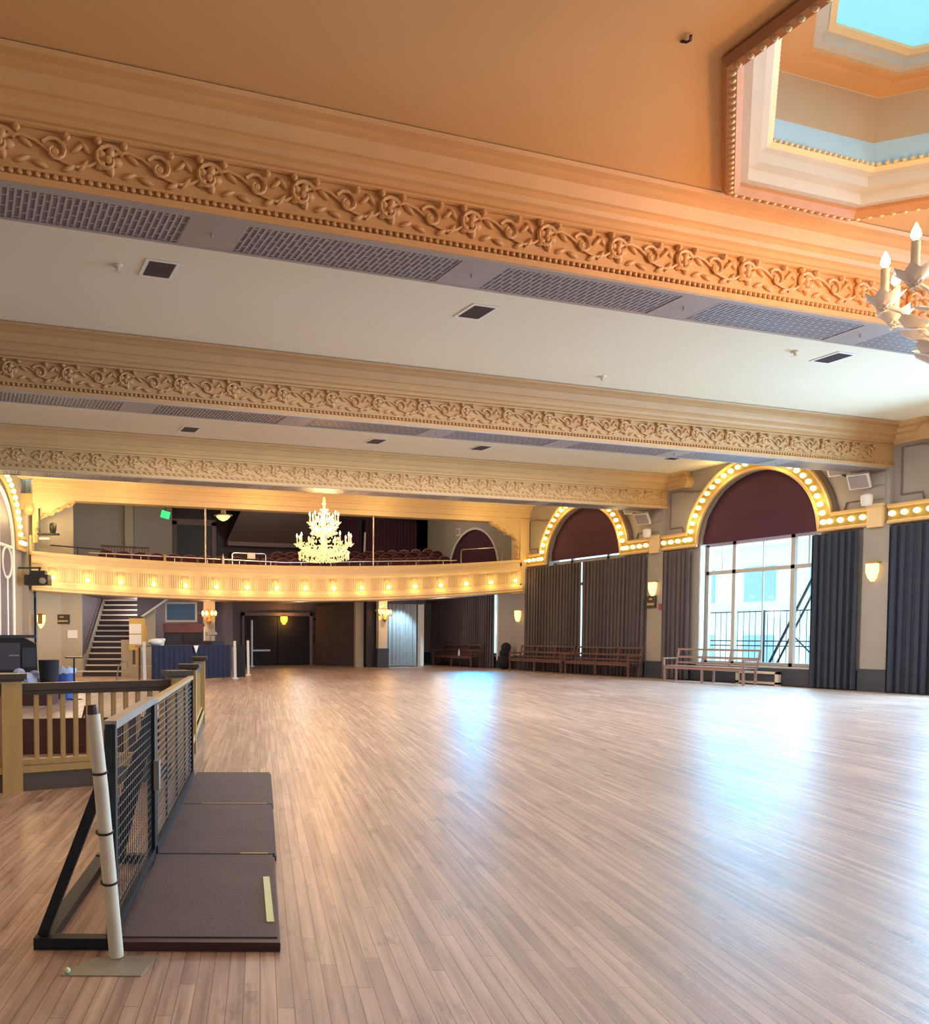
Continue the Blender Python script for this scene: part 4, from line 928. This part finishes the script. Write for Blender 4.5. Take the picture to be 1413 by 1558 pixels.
# bar nook: screen, cabinet
t = thing('television', 'wall mounted blue grey screen in a silver frame above the dark cabinet', 'television', PW(-2.28,28.6,2.10), -A)
mb = MB(); mb.lim(-.53,.53,0,.08,-.33,.33); mb.build('bezel', M['stone'], t); mb = MB(); mb.lim(-.47,.47,-.01,0,-.27,.27); mb.build('screen', M['screen'], t)
mb = MB(); mb.bar((0,.08,0),(0,.6,0),.08); mb.bar((.52,.04,-.05),(.66,.04,-.02),.04); mb.build('wall_arm', M['steel_light'], t)
t = thing('drinks_cabinet', 'dark cabinet with two glazed doors behind the draped table', 'cabinet', PW(-2.25,29.2,0), -A)
mb = MB(); mb.lim(-.66,.66,0,.6,0,1.70); mb.build('carcass', M['maroon'], t)
for x in (-.33,.33):
    mb = MB(); mb.lim(x-.30,x+.30,-.03,0,.1,1.35); dd = mb.build('door', M['gloss_dark'], t); mb = MB(); mb.lim(x-.02,x+.02,-.06,-.03,.6,.9); mb.build('handle', M['steel_light'], dd)
mb = MB(); mb.lim(-.7,.7,-.04,.6,1.42,1.72); mb.build('top_panel', M['seat_rim'], t)
mb = MB(); mb.tube([(0,0,0),(0,0,1.6)], .03, 8); tag(mb.build('white_pipe', M['white'], loc=PW(-1.52,28.9,0)), 'thin white pipe standing right of the dark cabinet', 'pipe')
# draped table
ta, tb = PQ(-3.02,23.7), PQ(-.95,25.9)
ang = math.atan2(tb[1]-ta[1], tb[0]-ta[0]); L_ = math.dist(ta,tb)
cxy = ((ta[0]+tb[0])/2, (ta[1]+tb[1])/2)
t = thing('long_table', 'long table under a navy cloth below the balcony', 'table', cxy+(0,), ang)
mb = MB(); mb.lim(-L_/2,L_/2,0,.75,.98,1.02); mb.build('tabletop', M['ivory'], t)
for x in (-L_/2+.1, L_/2-.1):
    for y in (.08,.67): mb = MB(); mb.bar((x,y,0),(x,y,.98),.05); mb.build('leg', M['steel_light'], t)
mb = MB(); n = 120; rows = []
for i in range(5):
    z = 1.035 - i*.245
    rows.append([(-L_/2-.03+(L_+.06)*k/n, -.05-.035*(1+.8*i/4)*abs(sin(k*.42)) , max(z,.05)) for k in range(n+1)])
mb.grid(rows); mb.add([(-L_/2-.03,-.06,1.035),(L_/2+.03,-.06,1.035),(L_/2+.03,.8,1.035),(-L_/2-.03,.8,1.035)], [(0,1,2,3)])
o = mb.build('tablecloth', M['navy'], loc=cxy+(0,), rz=ang, smooth=True); tag(o, 'navy pleated cloth hanging to the floor over the long table', 'tablecloth')
def ontable(u, v): return (cxy[0]+u*cos(ang)-v*sin(ang), cxy[1]+u*sin(ang)+v*cos(ang))
mb = MB(); mb.ell((0,0,.10),(.22,.14,.10),10,6); tag(mb.build('white_bag', M['white'], loc=ontable(-L_/2+.35,.25)+(1.035,), smooth=True), 'white crumpled bag on the left end of the navy table', 'bag')
mb = MB(); mb.lathe([(.10,0),(.12,.1),(.15,.16),(.14,.2)], 12); tag(mb.build('white_bowl', M['white'], loc=ontable(-L_/2+.7,.45)+(1.035,), smooth=True), 'white bowl on the navy table beside the crumpled bag', 'bowl')
mb = MB(); mb.prism([(-.10,0),(.10,0),(0,-.22)], lambda p: (p[0],-.13,p[1]), lambda p: (p[0],-.11,p[1])); tag(mb.build('folded_napkin', M['paper'], loc=ontable(.05,0)+(1.03,), rz=ang), 'pale folded cloth corner hanging over the navy table front', 'cloth')
t = thing('cash_register', 'black till with small raised display at the right end of the navy table', 'till', ontable(L_/2-.25,.4)+(1.035,), ang)
mb = MB(); mb.lim(-.25,.25,-.2,.2,0,.12); mb.build('body', M['black'], t); mb = MB(); mb.box(-.05,.05,.34,.42,.05,.10,rx=-.4); mb.bar((-.05,.08,.1),(-.05,.06,.34),.05); mb.build('display', M['steel_light'], t)
for (p, q, lab) in ((-2.90,23.7,'white barrier post at the left end of the navy table'), (-.42,26.0,'white barrier post at the right end of the navy table'), (-.02,28.2,'white barrier post right of the beige box near the doors')):
    mb = MB(); mb.bar((0,0,.0),(-.02,0,1.15),.08,.08); mb.lim(-.09,.09,-.09,.09,0,.03); tag(mb.build('white_post', M['white'], loc=PW(p,q,0), rz=-A), lab, 'post', 'white barrier posts near the table')
mb = MB(); mb.lim(-.12,.12,-.2,.2,0,.98); tag(mb.build('beige_pedestal', M['beige_wall'], loc=PW(-.42,27.6,0), rz=-A), 'narrow beige pedestal right of the navy table', 'pedestal')
mb = MB(); mb.lim(-.14,.14,-.05,.05,0,.95); mb.lim(-.28,.16,-.05,.05,.95,.99); tag(mb.build('black_panel', M['black'], loc=PW(-.26,27.15,0), rz=-A), 'black panel with pale shelf between pedestal and white post', 'panel')
# ------------------------------------------------------------------ projector on the balcony corner, left stage lights
t = thing('projector', 'black projector on an arm below the left end of the balcony front', 'projector', PW(-6.45,26.1,3.02), -A)
mb = MB(); mb.lim(-.36,.36,-.25,.25,-.17,.14); mb.build('body', M['black'], t)
mb = MB(); mb.lathe([(.09,0),(.09,.14),(.05,.15)], 12); o = mb.build('lens', M['steel_light'], t, loc=(.22,-.25,-.05), smooth=True); o.rotation_euler = (pi/2,0,0)
mb = MB(); mb.lim(-.2,.25,-.15,.15,.14,.27); mb.bar((-.6,0,.36),(.1,0,.36),.05); mb.bar((.05,0,.14),(.05,0,.36),.05); mb.build('mount_arm', M['iron'], t)
t = thing('stage_light', 'dark stage light and bracket above the left balcony corner', 'stage light', PW(-6.2,26.55,4.45), -A)
mb = MB(); mb.lim(-.35,.3,-.12,.12,-.02,.03); mb.bar((-.3,0,0),(-.3,0,.8),.05); mb.build('bracket', M['iron'], t)
mb = MB(); mb.lathe([(.08,0),(.11,.1),(.11,.26),(.07,.3)], 12, (.12,0,.05)); mb.build('lamp_can', M['black'], t, smooth=True)
mb = MB(); mb.lim(-.3,.02,-.06,.06,-.16,-.10); mb.build('ballast', M['white'], t)
# ------------------------------------------------------------------ floor items behind the balustrade
t = thing('equipment_table', 'low dark table carrying the black loudspeaker at the left edge', 'table', PW(-4.95,17.6,0), -A)
mb = MB(); mb.lim(-.9,.55,-.4,.4,.52,.58); mb.build('tabletop', M['oak'], t)
for x in (-.8,.45):
    for y in (-.32,.32): mb = MB(); mb.bar((x,y,0),(x,y,.52),.05); mb.build('leg', M['black'], t)
t = thing('loudspeaker', 'large black loudspeaker cabinet standing on the low table at left', 'loudspeaker', PW(-4.75,17.6,.58), -A+.25)
mb = MB(); mb.prism([(-.5,0),(.36,0),(.34,.58),(.1,.70),(-.5,.70)], lambda p: (p[0],-.3,p[1]), lambda p: (p[0],.3,p[1])); mb.build('cabinet', M['black'], t)
mb = MB(); mb.lim(-.45,.02,-.325,-.30,.05,.60); mb.build('grille', M['vent'], t)
mb = MB(); mb.lim(-.2,.0,-.335,-.325,.33,.36); mb.build('badge', M['steel_light'], t)
mb = MB(); mb.lim(.06,.33,-.32,-.30,.10,.50); mb.build('side_panel', M['dark_base'], t)
mb = MB(); mb.lim(-.6,.34,-.32,.32,.70,.76); mb.build('lid', M['dark_base'], t)
mb = MB()
for k in range(14):
    mb.ell((random.uniform(-.17,.17), random.uniform(-.14,.14), .08+random.uniform(0,.16)), (.12,.10,.09), 7, 5)
tag(mb.build('clear_plastic_bag', M['blue_bag'], loc=PW(-4.3,16.4,.372)), 'crumpled pale plastic bag beside the loudspeaker', 'bag')
mb = MB(); mb.lathe([(.16,0),(.19,.3),(.20,.5),(.10,.5)], 14); mb.lathe([(.03,.0),(.03,.02)], 6); tag(mb.build('dark_drum', M['bag'], loc=PW(-3.86,16.4,.36), smooth=True), 'dark round case between the plastic bag and blue bin', 'case')
mb = MB(); mb.lim(-.7,.3,-.3,.3,0,.36); tag(mb.build('low_riser', M['maroon'], loc=PW(-4.05,16.4,0), rz=-A), 'low maroon riser under the plastic bag and dark case', 'riser')
mb = MB(); mb.lim(-.7,-.35,-.2,.2,0,.52)
t = thing('bin', 'blue bin with pale liner standing behind the balustrade', 'bin', PW(-3.92,17.9,0), -A)
mb = MB(); mb.lathe([(.20,0),(.26,.60),(.27,.60),(.24,.58),(.22,.5)], 18); mb.build('tub', M['blue'], t, smooth=True)
mb = MB(); rows = []
n = 24
mb.grid([[(r*(1+.03*sin(5*k))*cos(2*pi*k/n), r*(1+.03*sin(5*k))*sin(2*pi*k/n), z + .04*sin(3*k)) for k in range(n+1)] for r, z in ((.272,.54),(.285,.58),(.28,.65),(.22,.6))]); mb.build('liner', M['blue_bag'], t, smooth=True)
t = thing('music_stand', 'thin dark stand with flat top right of the blue bin', 'stand', PW(-3.62,17.6,0), -A)
mb = MB(); mb.bar((0,0,0),(0,0,.86),.03); mb.build('post', M['iron'], t); mb = MB(); mb.lim(-.17,.17,-.1,.1,.86,.89); mb.build('top_plate', M['rail_dark'], t)
mb = MB(); mb.lim(-.16,.16,-.02,.02,0,.02); mb.lim(-.02,.02,-.16,.16,0,.02); mb.build('foot', M['iron'], t)
t = thing('folding_stool', 'small bent metal frame standing on the floor behind the balustrade', 'stand', PW(-3.35,22.5,0), -A)
mb = MB(); mb.tube([(-.18,0,0),(-.10,0,.5),(.0,0,.64),(.14,0,.62),(.16,0,.45)], .02, 6); mb.lim(-.2,.1,-.1,.1,0,.02); mb.build('frame', M['steel_light'], t, smooth=True)
# ------------------------------------------------------------------ wooden balustrade
def balustrade(label, a, b, posts, nb, zr=.93, infill=True):
    t = thing('balustrade', label, 'balustrade', a+(0,), math.atan2(b[1]-a[1], b[0]-a[0]), 'oak balustrades')
    L = math.dist(a,b)
    mb = MB(); mb.lim(0,L,-.055,.055,zr-.06,zr); mb.lim(0,L,-.035,.035,zr-.10,zr-.06); mb.build('handrail', M['rail_dark'], t)
    mb = MB(); mb.lim(0,L,-.04,.04,.22,.27); mb.build('bottom_rail', M['oak'], t)
    mb = MB(); mb.lim(0,L,-.06,.06,0,.22); mb.build('curb', M['curb'], t)
    mb = MB(); mb.lim(0,L,-.075,.0,.16,.22); mb.build('oak_trim', M['oak'], t)
    for x in posts:
        mb = MB(); mb.lim(x-.085,x+.085,-.085,.085,0,zr+.04); pst = mb.build('newel_post', M['oak'], t)
        mb = MB(); mb.lim(x-.12,x+.12,-.12,.12,zr+.04,zr+.085); mb.lim(x-.10,x+.10,-.10,.10,zr+.02,zr+.04); mb.build('cap', M['rail_dark'], pst)
    for k in range(nb):
        x = L*(k+.5)/nb
        if min(abs(x-p) for p in posts) < .12: continue
        mb = MB(); mb.lim(x-.019,x+.019,-.019,.019,.27,zr-.10); mb.build('baluster', M['oak'], t)
    return t
fa, fb = PQ(-2.62,7.05), PQ(-.76,7.98)
Lf = math.dist(fa,fb)
balustrade('oak balustrade with dark handrail running left from the mesh fence', fa, fb, [.53, Lf-.02], 18)
balustrade('oak balustrade receding beside the dance floor behind the mesh fence', PQ(-.76,8.16), PQ(-.93,13.2), [1.55, 4.75], 40)
mb = MB(); mb.lim(-1.35,1.3,-.03,.03,0,.40); tag(mb.build('floor_board', M['maroon'], loc=PW(-2.3,9.6,0), rz=-A+.2), 'low maroon board standing behind the oak balustrade', 'board')
t = thing('leaning_bracket', 'thin reddish A shaped bracket leaning behind the balustrade', 'bracket', PW(-1.62,8.2,0), -A)
mb = MB(); mb.bar((-.12,0,0),(.04,0,.66),.015); mb.build('side_bar', M['maroon'], t); mb = MB(); mb.bar((.06,0,0),(.04,0,.66),.02); mb.build('upright_bar', M['maroon'], t); mb = MB(); mb.bar((-.05,0,.28),(.05,0,.28),.012); mb.build('cross_bar', M['maroon'], t)
# ------------------------------------------------------------------ mesh fence on its steel frame, decks, pole
F = thing('mesh_fence', 'black mesh crowd fence with braced foot frame on the grey decks', 'fence', PW(0,0,0), -A)
PF = -.635; Q0, Q1, Q2 = 3.62, 5.0, 7.82
mb = MB(); mb.lim(PF-.022,PF+.022,Q0-.03,Q0+.03,.04,.97); mb.build('near_post', M['steel_black'], F)
mb = MB(); mb.lim(PF-.022,PF+.022,Q1-.07,Q1+.07,.04,.965); mb.build('middle_post', M['steel_black'], F)
mb = MB(); mb.lim(PF-.02,PF+.02,Q2-.03,Q2+.03,.04,.95); mb.build('far_post', M['steel_black'], F)
mb = MB(); mb.lim(PF-.028,PF+.028,Q0-.03,Q1,.95,.985); mb.build('top_rail', M['steel_light'], F)
mb = MB(); mb.lim(PF-.022,PF+.022,Q1,Q2,.94,.97); mb.build('top_rail', M['oak'], F)
mb = MB(); mb.lim(PF-.022,PF+.022,Q0,Q1,.05,.10); mb.lim(PF-.022,PF+.03,Q1,Q2,.05,.10); mb.build('bottom_rail', M['steel_black'], F)
mb = MB()
for k in range(20): q_ = Q0+.06+k*(Q1-Q0-.14)/19; mb.lim(PF-.0016,PF+.0016,q_-.0022,q_+.0022,.1,.95)
for k in range(19): z = .12+k*.0455; mb.lim(PF-.002,PF+.002,Q0+.03,Q1-.07,z-.0015,z+.0015)
mb.build('wire_mesh', M['steel_grey'], F)
mb = MB()
for k in range(20): z = .12+k*.042; mb.lim(PF-.006,PF+.006,Q1+.07,Q2-.03,z-.004,z+.004)
for q_ in (Q1+.75,Q1+1.45,Q1+2.15,Q1+2.6): mb.lim(PF-.008,PF+.008,q_-.01,q_+.01,.1,.95)
mb.build('bar_mesh', M['steel_grey'], F)
mb = MB(); mb.bar((-.94,Q0+.02,.05),(PF-.02,Q0+.02,.78),.045); mb.build('near_brace', M['steel_black'], F)
mb = MB(); mb.prism([(-.93,.05),(-.80,.05),(PF-.02,.68),(PF-.02,.94)], lambda p: (p[0],Q1-.03,p[1]), lambda p: (p[0],Q1+.01,p[1])); mb.build('middle_brace', M['steel_black'], F)
mb = MB(); mb.lim(-.97,PF,Q0-.03,Q0+.03,.0,.05); mb.lim(-.97,-.90,Q0,Q1+.03,0,.045); mb.lim(-.97,PF,Q1-.03,Q1+.03,0,.05); mb.build('foot_frame', M['steel_black'], F)
mb = MB(); mb.lim(PF+.02,PF+.05,Q1-.10,Q1-.02,.45,.62); mb.build('latch', M['steel_light'], F)
dk = ['grey scuffed deck panel nearest, with green edge strip', 'grey scuffed deck panel, middle of three beside the fence', 'grey scuffed deck panel farthest, beside the oak newel posts']
for k, (q0, q1, pr) in enumerate(((3.60,5.02,.075),(5.04,6.52,.085),(6.54,8.05,.09))):
    t = thing('floor_deck', dk[k], 'deck panel', PW(0,0,0), -A, 'grey decks along the fence')
    mb = MB(); mb.lim(-.605,pr,q0+.035 if k == 0 else q0,q1,.0,.045); mb.build('rubber_top', M['deck'], t)
    mb = MB()
    if k == 0: mb.lim(-.605,pr+.01,q0-.02,q0+.035,.0,.04)
    mb.lim(pr,pr+.012,q0,q1,0,.03); mb.build('steel_edge', M['maroon'] if k == 0 else M['deck'], t)
    if k: mb = MB(); mb.lim(-.12 if k == 1 else -.45,pr-.04,q0-.012,q0+.006,.045,.049); mb.build('seam_strip', M['oak'], t)
mb = MB(); mb.lim(-.017,.017,-.36,.36,0,.004); tag(mb.build('edge_strip', M['tape'], loc=PQ(.04,4.18)+(.0455,), rz=-A+.02), 'pale green strip lying on the edge of the nearest deck', 'strip')
t = thing('white_pole', 'scuffed white pipe strapped upright to the near end of the fence', 'pole', PQ(-.60,3.51)+(0,), -A)
mb = MB(); mb.tube([(0,0,.005),(-.03,0,.36),(-.06,0,.72),(-.09,0,1.02)], [.031,.031,.030,.029], 14); mb.build('pipe', M['pole'], t, smooth=True)
for z in (.78,.53,.32): mb = MB(); mb.tube([(-.088*z/1.0+.034*cos(a),.034*sin(a),z+.006*sin(a)) for a in [2*pi*k/12 for k in range(13)]], .005, 5); mb.build('cable_tie', M['black'], t)
mb = MB(); mb.tube([(-.09,0,1.02),(-.094,0,1.06)], [.024,.02], 10); mb.build('pipe_end', M['maroon'], t)
mb = MB(); mb.prism([(-.79,3.31),(-.47,3.31),(-.43,3.53),(-.70,3.50)], lambda p: (p[0],p[1],0), lambda p: (p[0],p[1],.004)); tag(mb.build('floor_plate', M['plate'], loc=PW(0,0,.0), rz=-A), 'worn metal plate on floor under the white pipe', 'plate')
mb = MB(); mb.ell((0,0,.012),(.012,.016,.012),7,5); tag(mb.build('paper_scrap', M['tape'], loc=PQ(-.765,3.33)+(.004,)), 'tiny crumpled pale scrap at the corner of the metal plate', 'scrap')
# ------------------------------------------------------------------ light
W = bpy.data.worlds.new('World'); S.world = W; W.use_nodes = True
bg = W.node_tree.nodes['Background']; bg.inputs[0].default_value = (.62,.86,1,1); bg.inputs[1].default_value = 1.6
def light(kind, name, loc, energy, color, size=.1, rot=None, **k):
    l = bpy.data.lights.new(name, kind); l.energy = energy; l.color = color
    if kind == 'AREA': l.shape = 'RECTANGLE'; l.size = size[0]; l.size_y = size[1]
    else: l.shadow_soft_size = size
    for a, b in k.items(): setattr(l, a, b)
    o = bpy.data.objects.new(name, l); COL.objects.link(o); o.location = loc
    if rot: o.rotation_euler = rot
    return o
WARM = (1,.52,.20); SOFT = (1,.80,.58); YEL = (1,.72,.30)
light('POINT', 'chandelier_light', (8.98,4.98,4.7), 430, WARM, .5)
light('POINT', 'chandelier_light', (10.05,23.0,4.5), 420, WARM, .4)
light('AREA', 'fill_light', (15,-4,5.6), 500, (1,.92,.86), (10,4), (radians(38),0,0))  # added fill lamp, unseen behind the camera
light('AREA', 'fill_light', (11,11,6.0), 330, (1,.95,.92), (14,3), (0,0,0))  # added overhead fill, no fixture there
light('AREA', 'fill_light', (11,18,6.0), 300, (1,.94,.88), (14,3), (0,0,0))  # added overhead fill for the far bay, no fixture there
for y in BAYS[3:]: light('AREA', 'window_light', (XR+.5,y,2.6), 1050, (.40,.70,1), (3.5,3.9), (0,radians(62),0))
light('AREA', 'window_light', (XR+2.6,17.67,4.6), 1000, (.42,.72,1), (4,2.5), (0,radians(65),0))
for c in BAYS[1:3]:
    for a in (.35,1.1,2.04,2.79): light('POINT', 'marquee_light', (XR-.42,c+(RA+.2)*cos(a),ZS+(RA+.2)*sin(a)), 6.5, YEL, .08)
for dq in (-1.2,.6,2.0): light('POINT', 'marquee_light', PQ(-6.9,23.75+dq)+(4.9,), 26, YEL, .1)
for k in range(17):
    x = 2.75+k*1.065; light('POINT', 'balcony_bulb_light', (x,YF-.30,3.40+zo(x)), 3.2, YEL, .06)
for x in (5,9.5,14,18): light('POINT', 'lintel_light', (x,26.4,5.4), 15, YEL, .15)
light('POINT', 'sconce_light', (8.4,29.8,2.1), 26, WARM, .1); light('POINT', 'sconce_light', (16.3,30.9,2.2), 24, WARM, .1)
light('POINT', 'door_lamp_light', (13.35,34.5,1.95), 18, (1,.55,.15), .1)
for x, e in ((5.5,70),(12,60),(18,60)): light('POINT', 'balcony_lamp_light', (x,31.5,6.1), e, SOFT, .25)
for x in (6,12,18): light('POINT', 'lobby_light', (x,29.6,2.35), 45, (1,.86,.74), .25)
light('POINT', 'stair_light', PW(-5.2,25.2,2.3), 60, SOFT, .3)
light('SPOT', 'curtain_wash', (17.3,30.9,2.6), 220, (.55,.85,1), .08, (radians(38),0,0), spot_size=radians(80), spot_blend=.6)
light('SPOT', 'floor_streak_fill', (19.2,29.2,2.3), 560, (.05,.50,1), .7, (radians(74),0,radians(150)), spot_size=radians(60), spot_blend=.7)  # added unseen spot that makes the blue streak on the floor
light('SPOT', 'blue_pool_fill', (XR-.35,17.5,3.3), 560, (.10,.55,1), 1.1, (radians(62),0,radians(125)), spot_size=radians(95), spot_blend=.8)  # added unseen spot indoors, stands in for daylight on the floor
light('SPOT', 'blue_pool_fill', (XR-.35,11.0,3.3), 620, (.10,.52,1), 1.3, (radians(62),0,radians(105)), spot_size=radians(95), spot_blend=.8)  # second added spot, blue tint for the floor at right
light('POINT', 'marquee_light', (2.9,27.0,4.9), 12, YEL, .15)
light('AREA', 'warm_floor_fill', (-1,6,5.0), 90, (1,.66,.38), (4,3), (0,0,0))  # added warm fill over the left floor, unseen
light('POINT', 'cove_light', (8.75,4.75,HC+.75), 12, (.8,.92,1), .3)
# ------------------------------------------------------------------ camera
cam = bpy.data.cameras.new('camera'); co = bpy.data.objects.new('camera', cam); COL.objects.link(co); S.camera = co
co.location = (0,0,1.35); co.rotation_euler = (pi/2-.0431, 0, -.325)
cam.sensor_width = 36; cam.lens = 1298.9/1558*36; cam.shift_x = (706.5-378.8)/1558; cam.shift_y = (1021.35-779)/1558
cam.clip_start = .05; cam.clip_end = 300
S.view_settings.view_transform = 'Standard'; S.view_settings.look = 'None'; S.view_settings.exposure = 0.60
S.cycles.use_denoising = True; S.cycles.max_bounces = 6; S.cycles.sample_clamp_indirect = 4
